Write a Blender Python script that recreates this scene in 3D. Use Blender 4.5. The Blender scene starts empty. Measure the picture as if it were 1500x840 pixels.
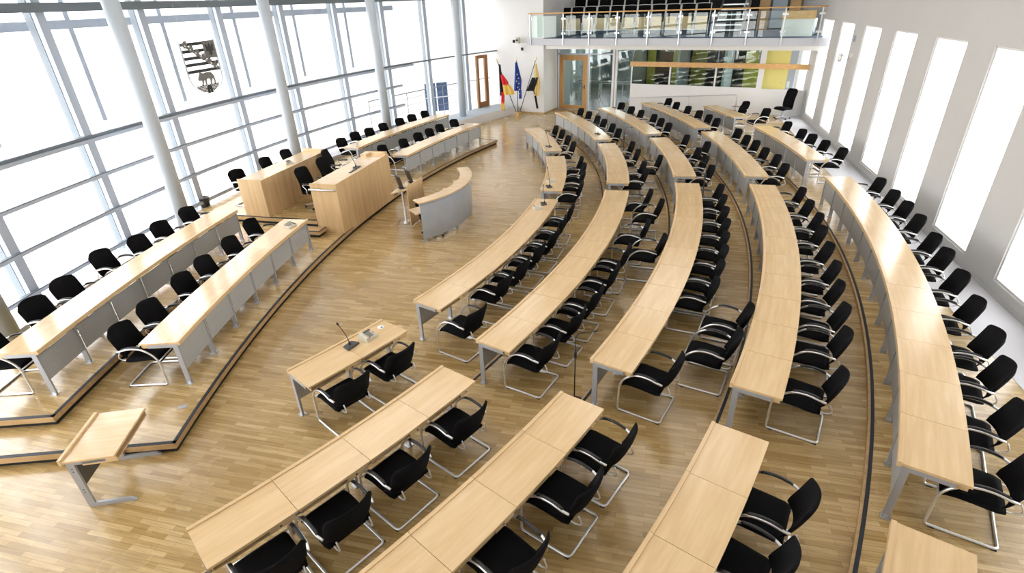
import bpy, math, random
from mathutils import Vector, Matrix
random.seed(7)
SC = bpy.context.scene
COL = SC.collection
PI = math.pi
def rad(a): return a * PI / 180.0

# ------------------------------------------------------------------ materials
def new_mat(name):
    m = bpy.data.materials.new(name); m.use_nodes = True
    nt = m.node_tree
    return m, nt, nt.nodes['Principled BSDF']
def simple(name, rgb, rough=.5, metal=0.0, noise=0.0, nscale=8.0, spec=.5, coat=0.0):
    m, nt, b = new_mat(name)
    b.inputs['Roughness'].default_value = rough
    b.inputs['Metallic'].default_value = metal
    b.inputs['Specular IOR Level'].default_value = spec
    b.inputs['Coat Weight'].default_value = coat
    if noise > 0:
        tc = nt.nodes.new('ShaderNodeTexCoord'); n = nt.nodes.new('ShaderNodeTexNoise')
        n.inputs['Scale'].default_value = nscale; n.inputs['Detail'].default_value = 3
        cr = nt.nodes.new('ShaderNodeValToRGB')
        cr.color_ramp.elements[0].color = tuple(max(0, c * (1 - noise)) for c in rgb) + (1,)
        cr.color_ramp.elements[1].color = tuple(min(1, c * (1 + noise)) for c in rgb) + (1,)
        nt.links.new(tc.outputs['Object'], n.inputs['Vector'])
        nt.links.new(n.outputs['Fac'], cr.inputs['Fac'])
        nt.links.new(cr.outputs['Color'], b.inputs['Base Color'])
    else:
        b.inputs['Base Color'].default_value = tuple(rgb) + (1,)
    return m
def wood(name, c1, c2, scale=(1.2, 14, 14), rough=.38, spec=.5):
    m, nt, b = new_mat(name)
    tc = nt.nodes.new('ShaderNodeTexCoord'); mp = nt.nodes.new('ShaderNodeMapping')
    mp.inputs['Scale'].default_value = scale
    n = nt.nodes.new('ShaderNodeTexNoise'); n.inputs['Scale'].default_value = 1.0
    n.inputs['Detail'].default_value = 4; n.inputs['Roughness'].default_value = .6
    oi = nt.nodes.new('ShaderNodeObjectInfo')
    ad = nt.nodes.new('ShaderNodeVectorMath'); ad.operation = 'ADD'
    ml = nt.nodes.new('ShaderNodeVectorMath'); ml.operation = 'SCALE'
    ml.inputs[0].default_value = (13.1, 7.7, 3.3)
    cr = nt.nodes.new('ShaderNodeValToRGB')
    cr.color_ramp.elements[0].position = .35; cr.color_ramp.elements[1].position = .68
    cr.color_ramp.elements[0].color = tuple(c1) + (1,); cr.color_ramp.elements[1].color = tuple(c2) + (1,)
    L = nt.links.new
    L(tc.outputs['Object'], mp.inputs['Vector']); L(mp.outputs['Vector'], ad.inputs[0])
    L(oi.outputs['Random'], ml.inputs['Scale']); L(ml.outputs['Vector'], ad.inputs[1])
    L(ad.outputs['Vector'], n.inputs['Vector']); L(n.outputs['Fac'], cr.inputs['Fac'])
    L(cr.outputs['Color'], b.inputs['Base Color'])
    b.inputs['Roughness'].default_value = rough; b.inputs['Specular IOR Level'].default_value = spec
    return m
def parquet(name, ang=-14.5):
    m, nt, b = new_mat(name); L = nt.links.new
    g = nt.nodes.new('ShaderNodeNewGeometry'); mp = nt.nodes.new('ShaderNodeMapping')
    mp.vector_type = 'POINT'; mp.inputs['Rotation'].default_value = (0, 0, rad(-ang))
    L(g.outputs['Position'], mp.inputs['Vector'])
    br = nt.nodes.new('ShaderNodeTexBrick')
    br.offset = .37; br.offset_frequency = 2; br.squash = 1.0
    br.inputs['Scale'].default_value = 1.0
    br.inputs['Brick Width'].default_value = .46; br.inputs['Row Height'].default_value = .062
    br.inputs['Mortar Size'].default_value = .0016; br.inputs['Mortar Smooth'].default_value = .1
    br.inputs['Bias'].default_value = 0.0
    br.inputs['Color1'].default_value = (0, 0, 0, 1); br.inputs['Color2'].default_value = (1, 1, 1, 1)
    br.inputs['Mortar'].default_value = (.1, .1, .1, 1)
    L(mp.outputs['Vector'], br.inputs['Vector'])
    cr = nt.nodes.new('ShaderNodeValToRGB'); e = cr.color_ramp.elements
    e[0].color = (.37, .235, .085, 1); e[0].position = 0
    e[1].color = (.585, .415, .20, 1); e[1].position = 1
    k = e.new(.25); k.color = (.43, .285, .11, 1)
    k = e.new(.6); k.color = (.49, .335, .14, 1)
    L(br.outputs['Color'], cr.inputs['Fac'])
    # grain along the planks
    mp2 = nt.nodes.new('ShaderNodeMapping'); mp2.inputs['Scale'].default_value = (2.5, 45, 1)
    L(mp.outputs['Vector'], mp2.inputs['Vector'])
    n = nt.nodes.new('ShaderNodeTexNoise'); n.inputs['Scale'].default_value = 1.0; n.inputs['Detail'].default_value = 4
    L(mp2.outputs['Vector'], n.inputs['Vector'])
    mx = nt.nodes.new('ShaderNodeMixRGB'); mx.blend_type = 'OVERLAY'; mx.inputs['Fac'].default_value = .45
    L(cr.outputs['Color'], mx.inputs['Color1']); L(n.outputs['Fac'], mx.inputs['Color2'])
    # joints
    mj = nt.nodes.new('ShaderNodeMixRGB'); mj.blend_type = 'MIX'; mj.inputs['Color2'].default_value = (.17, .095, .04, 1)
    jf = nt.nodes.new('ShaderNodeMath'); jf.operation = 'MULTIPLY'; jf.inputs[1].default_value = .6
    L(br.outputs['Fac'], jf.inputs[0]); L(jf.outputs['Value'], mj.inputs['Fac'])
    L(mx.outputs['Color'], mj.inputs['Color1']); L(mj.outputs['Color'], b.inputs['Base Color'])
    n2 = nt.nodes.new('ShaderNodeTexNoise'); n2.inputs['Scale'].default_value = 1.7; n2.inputs['Detail'].default_value = 3
    L(mp.outputs['Vector'], n2.inputs['Vector'])
    rr = nt.nodes.new('ShaderNodeMapRange'); rr.inputs['To Min'].default_value = .17; rr.inputs['To Max'].default_value = .33
    L(n2.outputs['Fac'], rr.inputs['Value']); L(rr.outputs['Result'], b.inputs['Roughness'])
    b.inputs['Specular IOR Level'].default_value = .6
    b.inputs['Coat Weight'].default_value = .35; b.inputs['Coat Roughness'].default_value = .12
    return m
def dots(name, base, dot, pitch=.035, rough=.45, metal=.35):
    # perforated sheet: small light dots on a regular grid (object space x / z)
    m, nt, b = new_mat(name); L = nt.links.new
    tc = nt.nodes.new('ShaderNodeTexCoord'); sp = nt.nodes.new('ShaderNodeSeparateXYZ')
    L(tc.outputs['Object'], sp.inputs['Vector'])
    outs = []
    for a in ('X', 'Z'):
        mu = nt.nodes.new('ShaderNodeMath'); mu.operation = 'DIVIDE'; mu.inputs[1].default_value = pitch
        fr = nt.nodes.new('ShaderNodeMath'); fr.operation = 'FRACT'
        sb = nt.nodes.new('ShaderNodeMath'); sb.operation = 'SUBTRACT'; sb.inputs[1].default_value = .5
        pw = nt.nodes.new('ShaderNodeMath'); pw.operation = 'POWER'; pw.inputs[1].default_value = 2
        ab = nt.nodes.new('ShaderNodeMath'); ab.operation = 'ABSOLUTE'
        L(sp.outputs[a], mu.inputs[0]); L(mu.outputs[0], fr.inputs[0]); L(fr.outputs[0], sb.inputs[0])
        L(sb.outputs[0], ab.inputs[0]); L(ab.outputs[0], pw.inputs[0]); outs.append(pw)
    s = nt.nodes.new('ShaderNodeMath'); s.operation = 'ADD'
    L(outs[0].outputs[0], s.inputs[0]); L(outs[1].outputs[0], s.inputs[1])
    lt = nt.nodes.new('ShaderNodeMath'); lt.operation = 'LESS_THAN'; lt.inputs[1].default_value = .03
    L(s.outputs[0], lt.inputs[0])
    mx = nt.nodes.new('ShaderNodeMixRGB')
    mx.inputs['Color1'].default_value = tuple(base) + (1,); mx.inputs['Color2'].default_value = tuple(dot) + (1,)
    L(lt.outputs[0], mx.inputs['Fac']); L(mx.outputs['Color'], b.inputs['Base Color'])
    b.inputs['Roughness'].default_value = rough; b.inputs['Metallic'].default_value = metal
    return m
def glass(name, tint=(1, 1, 1), refl=.08, rough=0.0):
    m = bpy.data.materials.new(name); m.use_nodes = True; nt = m.node_tree; L = nt.links.new
    for n in list(nt.nodes):
        if n.type == 'BSDF_PRINCIPLED': nt.nodes.remove(n)
    out = [n for n in nt.nodes if n.type == 'OUTPUT_MATERIAL'][0]
    t = nt.nodes.new('ShaderNodeBsdfTransparent'); t.inputs['Color'].default_value = tuple(tint) + (1,)
    g = nt.nodes.new('ShaderNodeBsdfGlossy'); g.inputs['Roughness'].default_value = rough
    g.inputs['Color'].default_value = (1, 1, 1, 1)
    mx = nt.nodes.new('ShaderNodeMixShader'); mx.inputs['Fac'].default_value = refl
    L(t.outputs[0], mx.inputs[1]); L(g.outputs[0], mx.inputs[2]); L(mx.outputs[0], out.inputs['Surface'])
    return m
def striped(name, c1, c2, scale=40, axis='Y'):
    m, nt, b = new_mat(name); L = nt.links.new
    tc = nt.nodes.new('ShaderNodeTexCoord'); w = nt.nodes.new('ShaderNodeTexWave')
    w.bands_direction = axis; w.inputs['Scale'].default_value = scale; w.inputs['Distortion'].default_value = 1.5
    cr = nt.nodes.new('ShaderNodeValToRGB')
    cr.color_ramp.elements[0].color = tuple(c1) + (1,); cr.color_ramp.elements[1].color = tuple(c2) + (1,)
    L(tc.outputs['Object'], w.inputs['Vector']); L(w.outputs['Fac'], cr.inputs['Fac'])
    L(cr.outputs['Color'], b.inputs['Base Color']); b.inputs['Roughness'].default_value = .6
    return m

def bricks(name):
    m, nt, b = new_mat(name); L = nt.links.new
    tc = nt.nodes.new('ShaderNodeTexCoord'); mp = nt.nodes.new('ShaderNodeMapping'); mp.inputs['Rotation'].default_value = (rad(-90), 0, 0)
    br = nt.nodes.new('ShaderNodeTexBrick'); br.inputs['Scale'].default_value = 1; br.inputs['Brick Width'].default_value = .085; br.inputs['Row Height'].default_value = .036
    br.inputs['Mortar Size'].default_value = .007; br.inputs['Color1'].default_value = (.03, .035, .035, 1); br.inputs['Color2'].default_value = (.05, .05, .05, 1); br.inputs['Mortar'].default_value = (.85, .87, .88, 1)
    L(tc.outputs['Object'], mp.inputs['Vector']); L(mp.outputs['Vector'], br.inputs['Vector']); L(br.outputs['Color'], b.inputs['Base Color'])
    b.inputs['Roughness'].default_value = .5
    return m
M = {}
M['floor'] = parquet('oak_parquet')
M['maple'] = wood('pale_maple', (.71, .49, .255), (.80, .585, .33), rough=.2, spec=.75)
for n_ in M['maple'].node_tree.nodes:
    if n_.type == 'BSDF_PRINCIPLED': n_.inputs['Coat Weight'].default_value = .45; n_.inputs['Coat Roughness'].default_value = .12
M['maple_edge'] = wood('maple_edge', (.66, .455, .235), (.76, .56, .32), rough=.3)
M['maple_front'] = wood('maple_veneer', (.60, .40, .20), (.72, .51, .28), scale=(9, 9, .7), rough=.4)
M['riser'] = wood('oak_riser', (.45, .29, .13), (.60, .41, .21), rough=.5)
M['orange_wood'] = wood('beech_orange', (.66, .37, .13), (.78, .48, .21), rough=.4)
M['door_wood'] = wood('oak_door', (.50, .27, .085), (.62, .36, .13), scale=(12, 12, 1), rough=.4)
M['brown_wood'] = wood('brown_door', (.25, .10, .025), (.33, .15, .04), scale=(12, 12, 1), rough=.4)
M['steel'] = simple('grey_painted_steel', (.42, .44, .48), .35, .3)
M['panel'] = dots('perforated_panel', (.45, .475, .50), (.70, .72, .74))
M['darkpanel'] = dots('perforated_dark_panel', (.10, .105, .11), (.20, .20, .21))
M['chrome'] = simple('chrome_tube', (.84, .85, .86), .28, .85)
M['alu'] = simple('brushed_aluminium', (.62, .64, .67), .3, .9)
M['fabric'] = simple('black_wool', (.006, .006, .007), .9, 0, .35, 90, .12)
M['black'] = simple('black_plastic', (.012, .012, .013), .35)
M['rubber'] = simple('black_rubber', (.01, .01, .012), .6)
M['nosing'] = simple('black_nosing', (.012, .014, .022), .55)
M['gap'] = simple('black_shadow_base', (.006, .006, .006), .8)
M['white'] = simple('white_plaster', (.80, .80, .80), .7, 0, .02, 3)
M['greywhite'] = simple('grey_white_plaster', (.60, .60, .59), .75, 0, .03, 1.5)
M['ceil'] = simple('ceiling_white', (.82, .82, .82), .8, 0, .02, 2)
M['fascia'] = simple('grey_fascia', (.55, .56, .60), .5)
M['cream'] = simple('cream_band', (.78, .77, .73), .6)
M['mullion'] = simple('blue_grey_mullion', (.47, .53, .63), .4, .1)
M['mullion_dark'] = simple('dark_grey_mullion', (.17, .20, .23), .4, .1)
M['column'] = simple('pale_grey_column', (.52, .58, .64), .4, .0)
M['glass'] = glass('clear_glass', (1, 1, 1), .05)
M['facade_glass'] = glass('facade_glass', (1, 1, 1), .03)
M['green_glass'] = glass('greenish_glass', (.88, .95, .93), .07)
M['rail_glass'] = glass('railing_glass', (.93, .98, .96), .03)
M['booth_glass'] = glass('booth_glass', (.84, .90, .86), .06)
M['grey_strip'] = striped('grey_floor_grille', (.62, .62, .66), (.72, .72, .76), 30, 'Y')
M['carpet'] = simple('blue_grey_carpet', (.10, .15, .24), .95, 0, .2, 30)
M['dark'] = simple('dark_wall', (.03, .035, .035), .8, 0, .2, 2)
M['lobby'] = simple('lobby_wall', (.20, .24, .23), .6, 0, .1, 2)
M['lobby_floor'] = simple('lobby_floor', (.30, .32, .36), .12, 0, .1, 2, .6)
M['olive'] = simple('olive_panel', (.34, .35, .06), .5, 0, .1, 3)
M['yellow'] = simple('yellow_panel', (.92, .82, .28), .5, 0, .03, 3)
M['bluegrey'] = simple('blue_grey_panel', (.45, .52, .60), .5, 0, .03, 3)
M['beige'] = simple('beige_plastic', (.58, .55, .45), .45)
M['greyplastic'] = simple('dark_grey_plastic', (.06, .06, .06), .45)
M['key'] = simple('phone_keys', (.30, .30, .28), .5)
M['red'] = simple('red_button', (.65, .14, .06), .5)
M['brass'] = simple('polished_brass', (.80, .56, .22), .2, 1.0)
M['steno'] = simple('brushed_grey_panel', (.42, .46, .52), .35, .35, .12, 3)
M['flag_black'] = simple('flag_black', (.01, .01, .01), .8)
M['flag_red'] = simple('flag_red', (.75, .02, .03), .8)
M['flag_gold'] = simple('flag_gold', (.85, .56, .12), .8)
M['flag_yellow'] = simple('flag_yellow', (.82, .62, .25), .8)
M['flag_blue'] = simple('flag_blue', (.02, .07, .42), .8)
M['star'] = simple('flag_star_gold', (.9, .7, .1), .7)
M['shield_dark'] = simple('shield_black', (.03, .035, .035), .5)
M['shield_grey'] = simple('shield_grey', (.20, .195, .18), .5)
M['shield_brick'] = bricks('shield_brickwork')
M['shield_white'] = simple('shield_white', (.85, .87, .88), .5)
M['paper'] = simple('white_paper', (.85, .85, .84), .7)
M['stucco'] = simple('pale_stucco', (.82, .80, .74), .9, 0, .03, 1)
M['blue_pane'] = simple('blue_window_pane', (.035, .06, .12), .4, 0, 0, 8, .2)
M['red_tile'] = simple('red_roof_tile', (.40, .10, .05), .8, 0, .2, 6)
M['ground'] = simple('pale_paving', (.85, .85, .84), .9, 0, .06, 1)
M['lamp'] = simple('lamp_white', (.9, .9, .9), .5)

# ------------------------------------------------------------------ mesh builder
class MB:
    def __init__(s): s.v = []; s.f = []; s.sm = []
    def add(s, vs, fs, smooth=False, T=None):
        o = len(s.v)
        for p in vs:
            s.v.append(tuple(T @ Vector(p)) if T is not None else tuple(p))
        for f in fs: s.f.append(tuple(i + o for i in f)); s.sm.append(smooth)
        return s
    def box(s, x0, x1, y0, y1, z0, z1, T=None):
        vs = [(x0, y0, z0), (x1, y0, z0), (x1, y1, z0), (x0, y1, z0), (x0, y0, z1), (x1, y0, z1), (x1, y1, z1), (x0, y1, z1)]
        return s.add(vs, [(3, 2, 1, 0), (4, 5, 6, 7), (0, 1, 5, 4), (1, 2, 6, 5), (2, 3, 7, 6), (3, 0, 4, 7)], False, T)
    def cbox(s, x0, x1, y0, y1, z0, z1, c=.004, T=None):
        # box with bevelled vertical and top edges
        pts = [(x0 + c, y0), (x1 - c, y0), (x1, y0 + c), (x1, y1 - c), (x1 - c, y1), (x0 + c, y1), (x0, y1 - c), (x0, y0 + c)]
        xi0, xi1, yi0, yi1 = x0 + c, x1 - c, y0 + c, y1 - c
        top = [(min(max(x, xi0), xi1), min(max(y, yi0), yi1)) for x, y in pts]
        vs = [(x, y, z0) for x, y in pts] + [(x, y, z1 - c) for x, y in pts] + [(x, y, z1) for x, y in top]
        fs = [tuple(reversed(range(8))), tuple(range(16, 24))]
        for k in range(8):
            j = (k + 1) % 8
            fs += [(k, j, j + 8, k + 8), (k + 8, j + 8, j + 16, k + 16)]
        return s.add(vs, fs, False, T)
    def prism(s, pts, z0, z1, T=None):
        n = len(pts)
        vs = [(x, y, z0) for x, y in pts] + [(x, y, z1) for x, y in pts]
        fs = [tuple(reversed(range(n))), tuple(range(n, 2 * n))]
        for k in range(n): fs.append((k, (k + 1) % n, (k + 1) % n + n, k + n))
        return s.add(vs, fs, False, T)
    def tube(s, path, r, seg=8, closed=False, caps=True, T=None):
        P = [Vector(p) for p in path]; n = len(P); vs = []; fs = []
        up = Vector((0, 0, 1)); prev = None
        for i in range(n):
            if closed: d = P[(i + 1) % n] - P[i - 1]
            else: d = P[min(i + 1, n - 1)] - P[max(i - 1, 0)]
            d.normalize()
            if prev is None:
                a = d.cross(up)
                if a.length < 1e-3: a = d.cross(Vector((1, 0, 0)))
            else:
                a = prev - d * prev.dot(d)
                if a.length < 1e-4: a = d.cross(up)
            a.normalize(); b = d.cross(a); prev = a
            rr = r[i] if isinstance(r, (list, tuple)) else r
            for k in range(seg):
                t = 2 * PI * k / seg
                vs.append(P[i] + (a * math.cos(t) + b * math.sin(t)) * rr)
        m = n if closed else n - 1
        for i in range(m):
            j = (i + 1) % n
            for k in range(seg):
                l = (k + 1) % seg
                fs.append((i * seg + k, i * seg + l, j * seg + l, j * seg + k))
        if caps and not closed:
            fs.append(tuple(reversed(range(seg)))); fs.append(tuple((n - 1) * seg + k for k in range(seg)))
        return s.add(vs, fs, True, T)
    def lathe(s, prof, seg=16, T=None, smooth=True):
        vs = []; fs = []; n = len(prof)
        for r, z in prof:
            for k in range(seg):
                t = 2 * PI * k / seg; vs.append((r * math.cos(t), r * math.sin(t), z))
        for i in range(n - 1):
            for k in range(seg):
                l = (k + 1) % seg; fs.append((i * seg + k, i * seg + l, (i + 1) * seg + l, (i + 1) * seg + k))
        if prof[0][0] > 1e-5: fs.append(tuple(reversed(range(seg))))
        if prof[-1][0] > 1e-5: fs.append(tuple((n - 1) * seg + k for k in range(seg)))
        return s.add(vs, fs, smooth, T)
    def sweep(s, sections, T=None, smooth=False, closed=False, caps=True):
        # sections: list of equal-length rings
        n = len(sections[0]); vs = [p for q in sections for p in q]; fs = []
        for i in range(len(sections) - 1):
            for k in range(n):
                l = (k + 1) % n
                fs.append((i * n + k, i * n + l, (i + 1) * n + l, (i + 1) * n + k))
        if caps:
            fs.append(tuple(reversed(range(n)))); o = (len(sections) - 1) * n
            fs.append(tuple(o + k for k in range(n)))
        return s.add(vs, fs, smooth, T)
    def arcslab(s, fn, r0, r1, a0, a1, z0, z1, n=4):
        # fn(r, a) -> (x, y); ring sector with thickness
        secs = []
        for i in range(n + 1):
            a = a0 + (a1 - a0) * i / n
            p, q = fn(r0, a), fn(r1, a)
            secs.append([(p[0], p[1], z0), (q[0], q[1], z0), (q[0], q[1], z1), (p[0], p[1], z1)])
        return s.sweep(secs)
    def mesh(s, name, mat):
        me = bpy.data.meshes.new(name); me.from_pydata(s.v, [], s.f)
        me.polygons.foreach_set('use_smooth', s.sm); me.update()
        import bmesh
        bm = bmesh.new(); bm.from_mesh(me); bmesh.ops.recalc_face_normals(bm, faces=bm.faces); bm.to_mesh(me); bm.free()
        if mat: me.materials.append(M[mat])
        return me

def link(name, me, parent=None):
    o = bpy.data.objects.new(name, me); COL.objects.link(o)
    if parent is not None: o.parent = parent
    return o
def obj(name, mb, mat, parent=None): return link(name, mb.mesh(name, mat), parent)
def tag(o, label, cat=None, group=None):
    o['label'] = label
    if cat: o['category'] = cat
    if group: o['group'] = group
    return o
def thing(name, label, cat, loc=(0, 0, 0), rot=0, group=None):
    o = bpy.data.objects.new(name, None); COL.objects.link(o)
    o.empty_display_size = .1; o.location = loc; o.rotation_euler = (0, 0, rot)
    return tag(o, label, cat, group)
def struct(name, mb, mat, parent=None, label=None):
    o = obj(name, mb, mat, parent)
    if parent is None: o['kind'] = 'structure'
    if label: o['label'] = label
    return o
def dup(root, loc, rot, label=None, group=None):
    r = root.copy(); COL.objects.link(r); r.location = loc; r.rotation_euler = (0, 0, rot)
    if label: r['label'] = label
    if group: r['group'] = group
    for ch in list(root.children):
        c = ch.copy(); COL.objects.link(c); c.parent = r
        for g in list(ch.children):
            d = g.copy(); COL.objects.link(d); d.parent = c
    return r
def fillet(path, r, n=5):
    P = [Vector(p) for p in path]; out = [P[0]]
    for i in range(1, len(P) - 1):
        a, b, c = P[i - 1], P[i], P[i + 1]
        d1 = (a - b).normalized(); d2 = (c - b).normalized()
        k = min(r, (a - b).length * .49, (c - b).length * .49)
        s, e = b + d1 * k, b + d2 * k
        for j in range(n + 1):
            t = j / n; out.append(s * (1 - t) ** 2 + b * 2 * t * (1 - t) + e * t * t)
    out.append(P[-1]); return out
def smoothpath(pts, n=4):
    P = [Vector(p) for p in pts]; out = []
    for i in range(len(P) - 1):
        p0, p1, p2, p3 = P[max(i - 1, 0)], P[i], P[i + 1], P[min(i + 2, len(P) - 1)]
        for j in range(n):
            t = j / n
            out.append(.5 * ((2 * p1) + (p2 - p0) * t + (2 * p0 - 5 * p1 + 4 * p2 - p3) * t * t + (3 * p1 - p0 - 3 * p2 + p3) * t ** 3))
    out.append(P[-1]); return out
def TZ(x, y, z, a): return Matrix.Translation((x, y, z)) @ Matrix.Rotation(a, 4, 'Z')

# ------------------------------------------------------------------ camera (fitted to the room: focal 789 px on 1500)
CAMH = 5.0656
pitch, roll = .489745, -.039789
cp, sp = math.cos(pitch), math.sin(pitch); cr_, sr_ = math.cos(roll), math.sin(roll)
fwd = Vector((0, cp, -sp)); rt = Vector((1, 0, 0)); up = Vector((0, sp, cp))
r2 = rt * cr_ + up * sr_; u2 = rt * -sr_ + up * cr_
cam = bpy.data.cameras.new('camera'); cam.sensor_width = 36; cam.sensor_fit = 'HORIZONTAL'
cam.lens = 789.085 / 1500 * 36; cam.clip_end = 300; cam.clip_start = .05
co = bpy.data.objects.new('camera', cam); COL.objects.link(co)
co.matrix_world = Matrix(((r2.x, u2.x, -fwd.x, 0), (r2.y, u2.y, -fwd.y, 0), (r2.z, u2.z, -fwd.z, CAMH), (0, 0, 0, 1)))
SC.camera = co

# ------------------------------------------------------------------ plan data
ROWS = {'A': ((-14.685, 16.83), 15.886, 0.0), 'B': ((-16.454, 17.57), 19.429, .07), 'C': ((-16.801, 17.87), 21.519, .14),
        'D': ((-17.688, 18.343), 24.199, .21), 'E': ((-16.799, 18.3), 25.11, .28),
        'L': ((22.42, 7.18), 27.235, .15), 'M': ((22.83, 7.23), 29.374, .30)}
BL = {'A0': ('A', -43.17, -37.32, 2), 'A1': ('A', -34.8, -15.23, 7), 'A2': ('A', -12.87, -0.93, 4), 'A3': ('A', 1.48, 14.12, 4),
      'B0': ('B', -46.71, -37.17, 4), 'B1': ('B', -35.06, -13.94, 9), 'B2': ('B', -12.14, 0.3, 5), 'B3': ('B', 1.82, 17.41, 6),
      'C0': ('C', -45.0, -36.33, 4), 'C1': ('C', -34.3, -13.01, 10), 'C2': ('C', -11.41, 0.05, 5), 'C3': ('C', 1.54, 15.41, 6),
      'D0': ('D', -41.02, -35.1, 3), 'D1': ('D', -33.32, -14.06, 10), 'D2': ('D', -12.46, -0.42, 6), 'D3': ('D', 1.03, 13.52, 6),
      'E0': ('E', -39.2, -37.34, 1), 'E1': ('E', -35.55, -13.05, 12), 'E2': ('E', -9.59, 0.0, 5), 'E3': ('E', 3.78, 9.36, 3),
      'L1': ('L', 171.09, 181.36, 6), 'L3': ('L', 149.04, 159.39, 6), 'M1': ('M', 171.09, 182.01, 7), 'M3': ('M', 148.64, 159.76, 7)}
CH = {'A0': [(-41.77, 1.09), (-39.07, 1.09)], 'B0': [(-45.42, 1.09), (-43.47, 1.09), (-41.29, 1.09), (-38.71, 1.09)], 'C0': [(-41.48, 1.09), (-39.16, 1.09), (-37.23, 1.09)], 'D0': [(-38.23, 1.09), (-36.6, 1.11)], 'A1': [(-34.24, 1.29), (-30.36, 1.09), (-27.97, 1.09), (-25.39, 1.09), (-22.85, 1.13), (-20.41, 1.09), (-17.7, 1.09)], 'A2': [(-11.73, 1.09), (-8.61, 1.1), (-5.9, 1.14), (-3.54, 1.09)], 'A3': [(2.88, 1.09), (6.0, 1.09), (9.3, 1.12), (11.89, 1.1)], 'B1': [(-33.87, 1.09), (-31.46, 1.09), (-29.34, 1.09), (-26.8, 1.09), (-24.38, 1.09), (-22.529999999999998, 1.64), (-20.56, 1.23), (-16.83, 1.42), (-14.91, 1.15)], 'B2': [(-10.01, 1.09), (-8.0, 1.09), (-6.1, 1.62), (-4.1, 1.09), (-1.32, 1.09)], 'B3': [(4.06, 1.09), (6.56, 1.12), (9.08, 1.09), (11.15, 1.09), (13.82, 1.1), (16.12, 1.09)], 'C1': [(-33.28, 1.09), (-30.95, 1.62), (-29.0, 1.66), (-27.35, 1.09), (-25.6, 1.09), (-23.88, 1.1), (-22.2, 1.09), (-20.4, 1.1), (-18.53, 1.09), (-16.41, 1.09), (-14.51, 1.09)], 'C2': [(-10.28, 1.09), (-7.84, 1.09), (-5.51, 1.09), (-3.7, 1.53), (-1.19, 1.16)], 'C3': [(3.71, 1.18), (5.85, 1.2), (7.9, 1.24), (10.4, 1.12), (12.52, 1.09), (15.15, 1.14)], 'D1': [(-31.86, 1.17), (-29.64, 1.2), (-28.02, 1.19), (-26.31, 1.15), (-24.65, 1.15), (-22.86, 1.12), (-21.02, 1.1), (-19.32, 1.14), (-17.57, 1.09), (-15.57, 1.09)], 'D2': [(-11.07, 1.16), (-8.98, 1.21), (-7.29, 1.11), (-5.24, 1.13), (-3.6, 1.09), (-1.61, 1.13)], 'D3': [(2.53, 1.09), (4.16, 1.09), (6.04, 1.09), (8.32, 1.09), (10.62, 1.09), (12.77, 1.23)], 'E1': [(-34.6, 1.09), (-32.6, 1.09), (-30.67, 1.1), (-29.08, 1.13), (-27.13, 1.1), (-25.22, 1.1), (-23.3, 1.1), (-21.78, 1.09), (-19.68, 1.1), (-17.95, 1.11), (-16.33, 1.09), (-14.38, 1.09)], 'E2': [(-8.2, 1.23), (-6.24, 1.12), (-4.47, 1.09), (-2.91, 1.09), (-0.38, 1.14)], 'E3': [(4.81, 1.59), (6.58, 1.09), (8.29, 1.65)], 'L1': [(171.99, 1.21), (174.05, 1.09), (175.94, 1.09), (177.39, 1.09), (179.32, 1.09), (180.73, 1.09)], 'L3': [(149.64, 1.18), (151.6, 1.17), (153.14, 1.11), (154.62, 1.12), (156.55, 1.09), (158.43, 1.32)], 'M1': [(171.64, 1.14), (173.31, 1.16), (174.74, 1.09), (176.05, 1.33), (178.23, 1.14), (179.56, 1.09), (181.34, 1.09)], 'M3': [(149.27, 1.09), (150.79, 1.14), (152.29, 1.11), (154.1, 1.16), (155.76, 1.13), (157.06, 1.23), (158.79, 1.12)]}
DEPTH = .58
PE = Vector((2.5, 28.95)); DE = Vector((.866, -.5)); NE = Vector((-.5, -.866))      # end wall, normal into the room
RP = Vector((8.56, 9.14)); RD = Vector((.274, 1.0)).normalized(); RN = Vector((-RD.y, RD.x))  # right wall, normal into the room
GC = Vector((22.6, 7.2)); GR = 31.6                                                   # curved glass wall
def gpt(r, th): a = rad(th); return (GC.x - r * math.cos(a), GC.y + r * math.sin(a))
TE = Matrix(((DE.x, NE.x, 0, PE.x), (DE.y, NE.y, 0, PE.y), (0, 0, 1, 0), (0, 0, 0, 1)))
TR = Matrix(((RD.x, RN.x, 0, RP.x), (RD.y, RN.y, 0, RP.y), (0, 0, 1, 0), (0, 0, 0, 1)))
YN = -4.0

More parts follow.
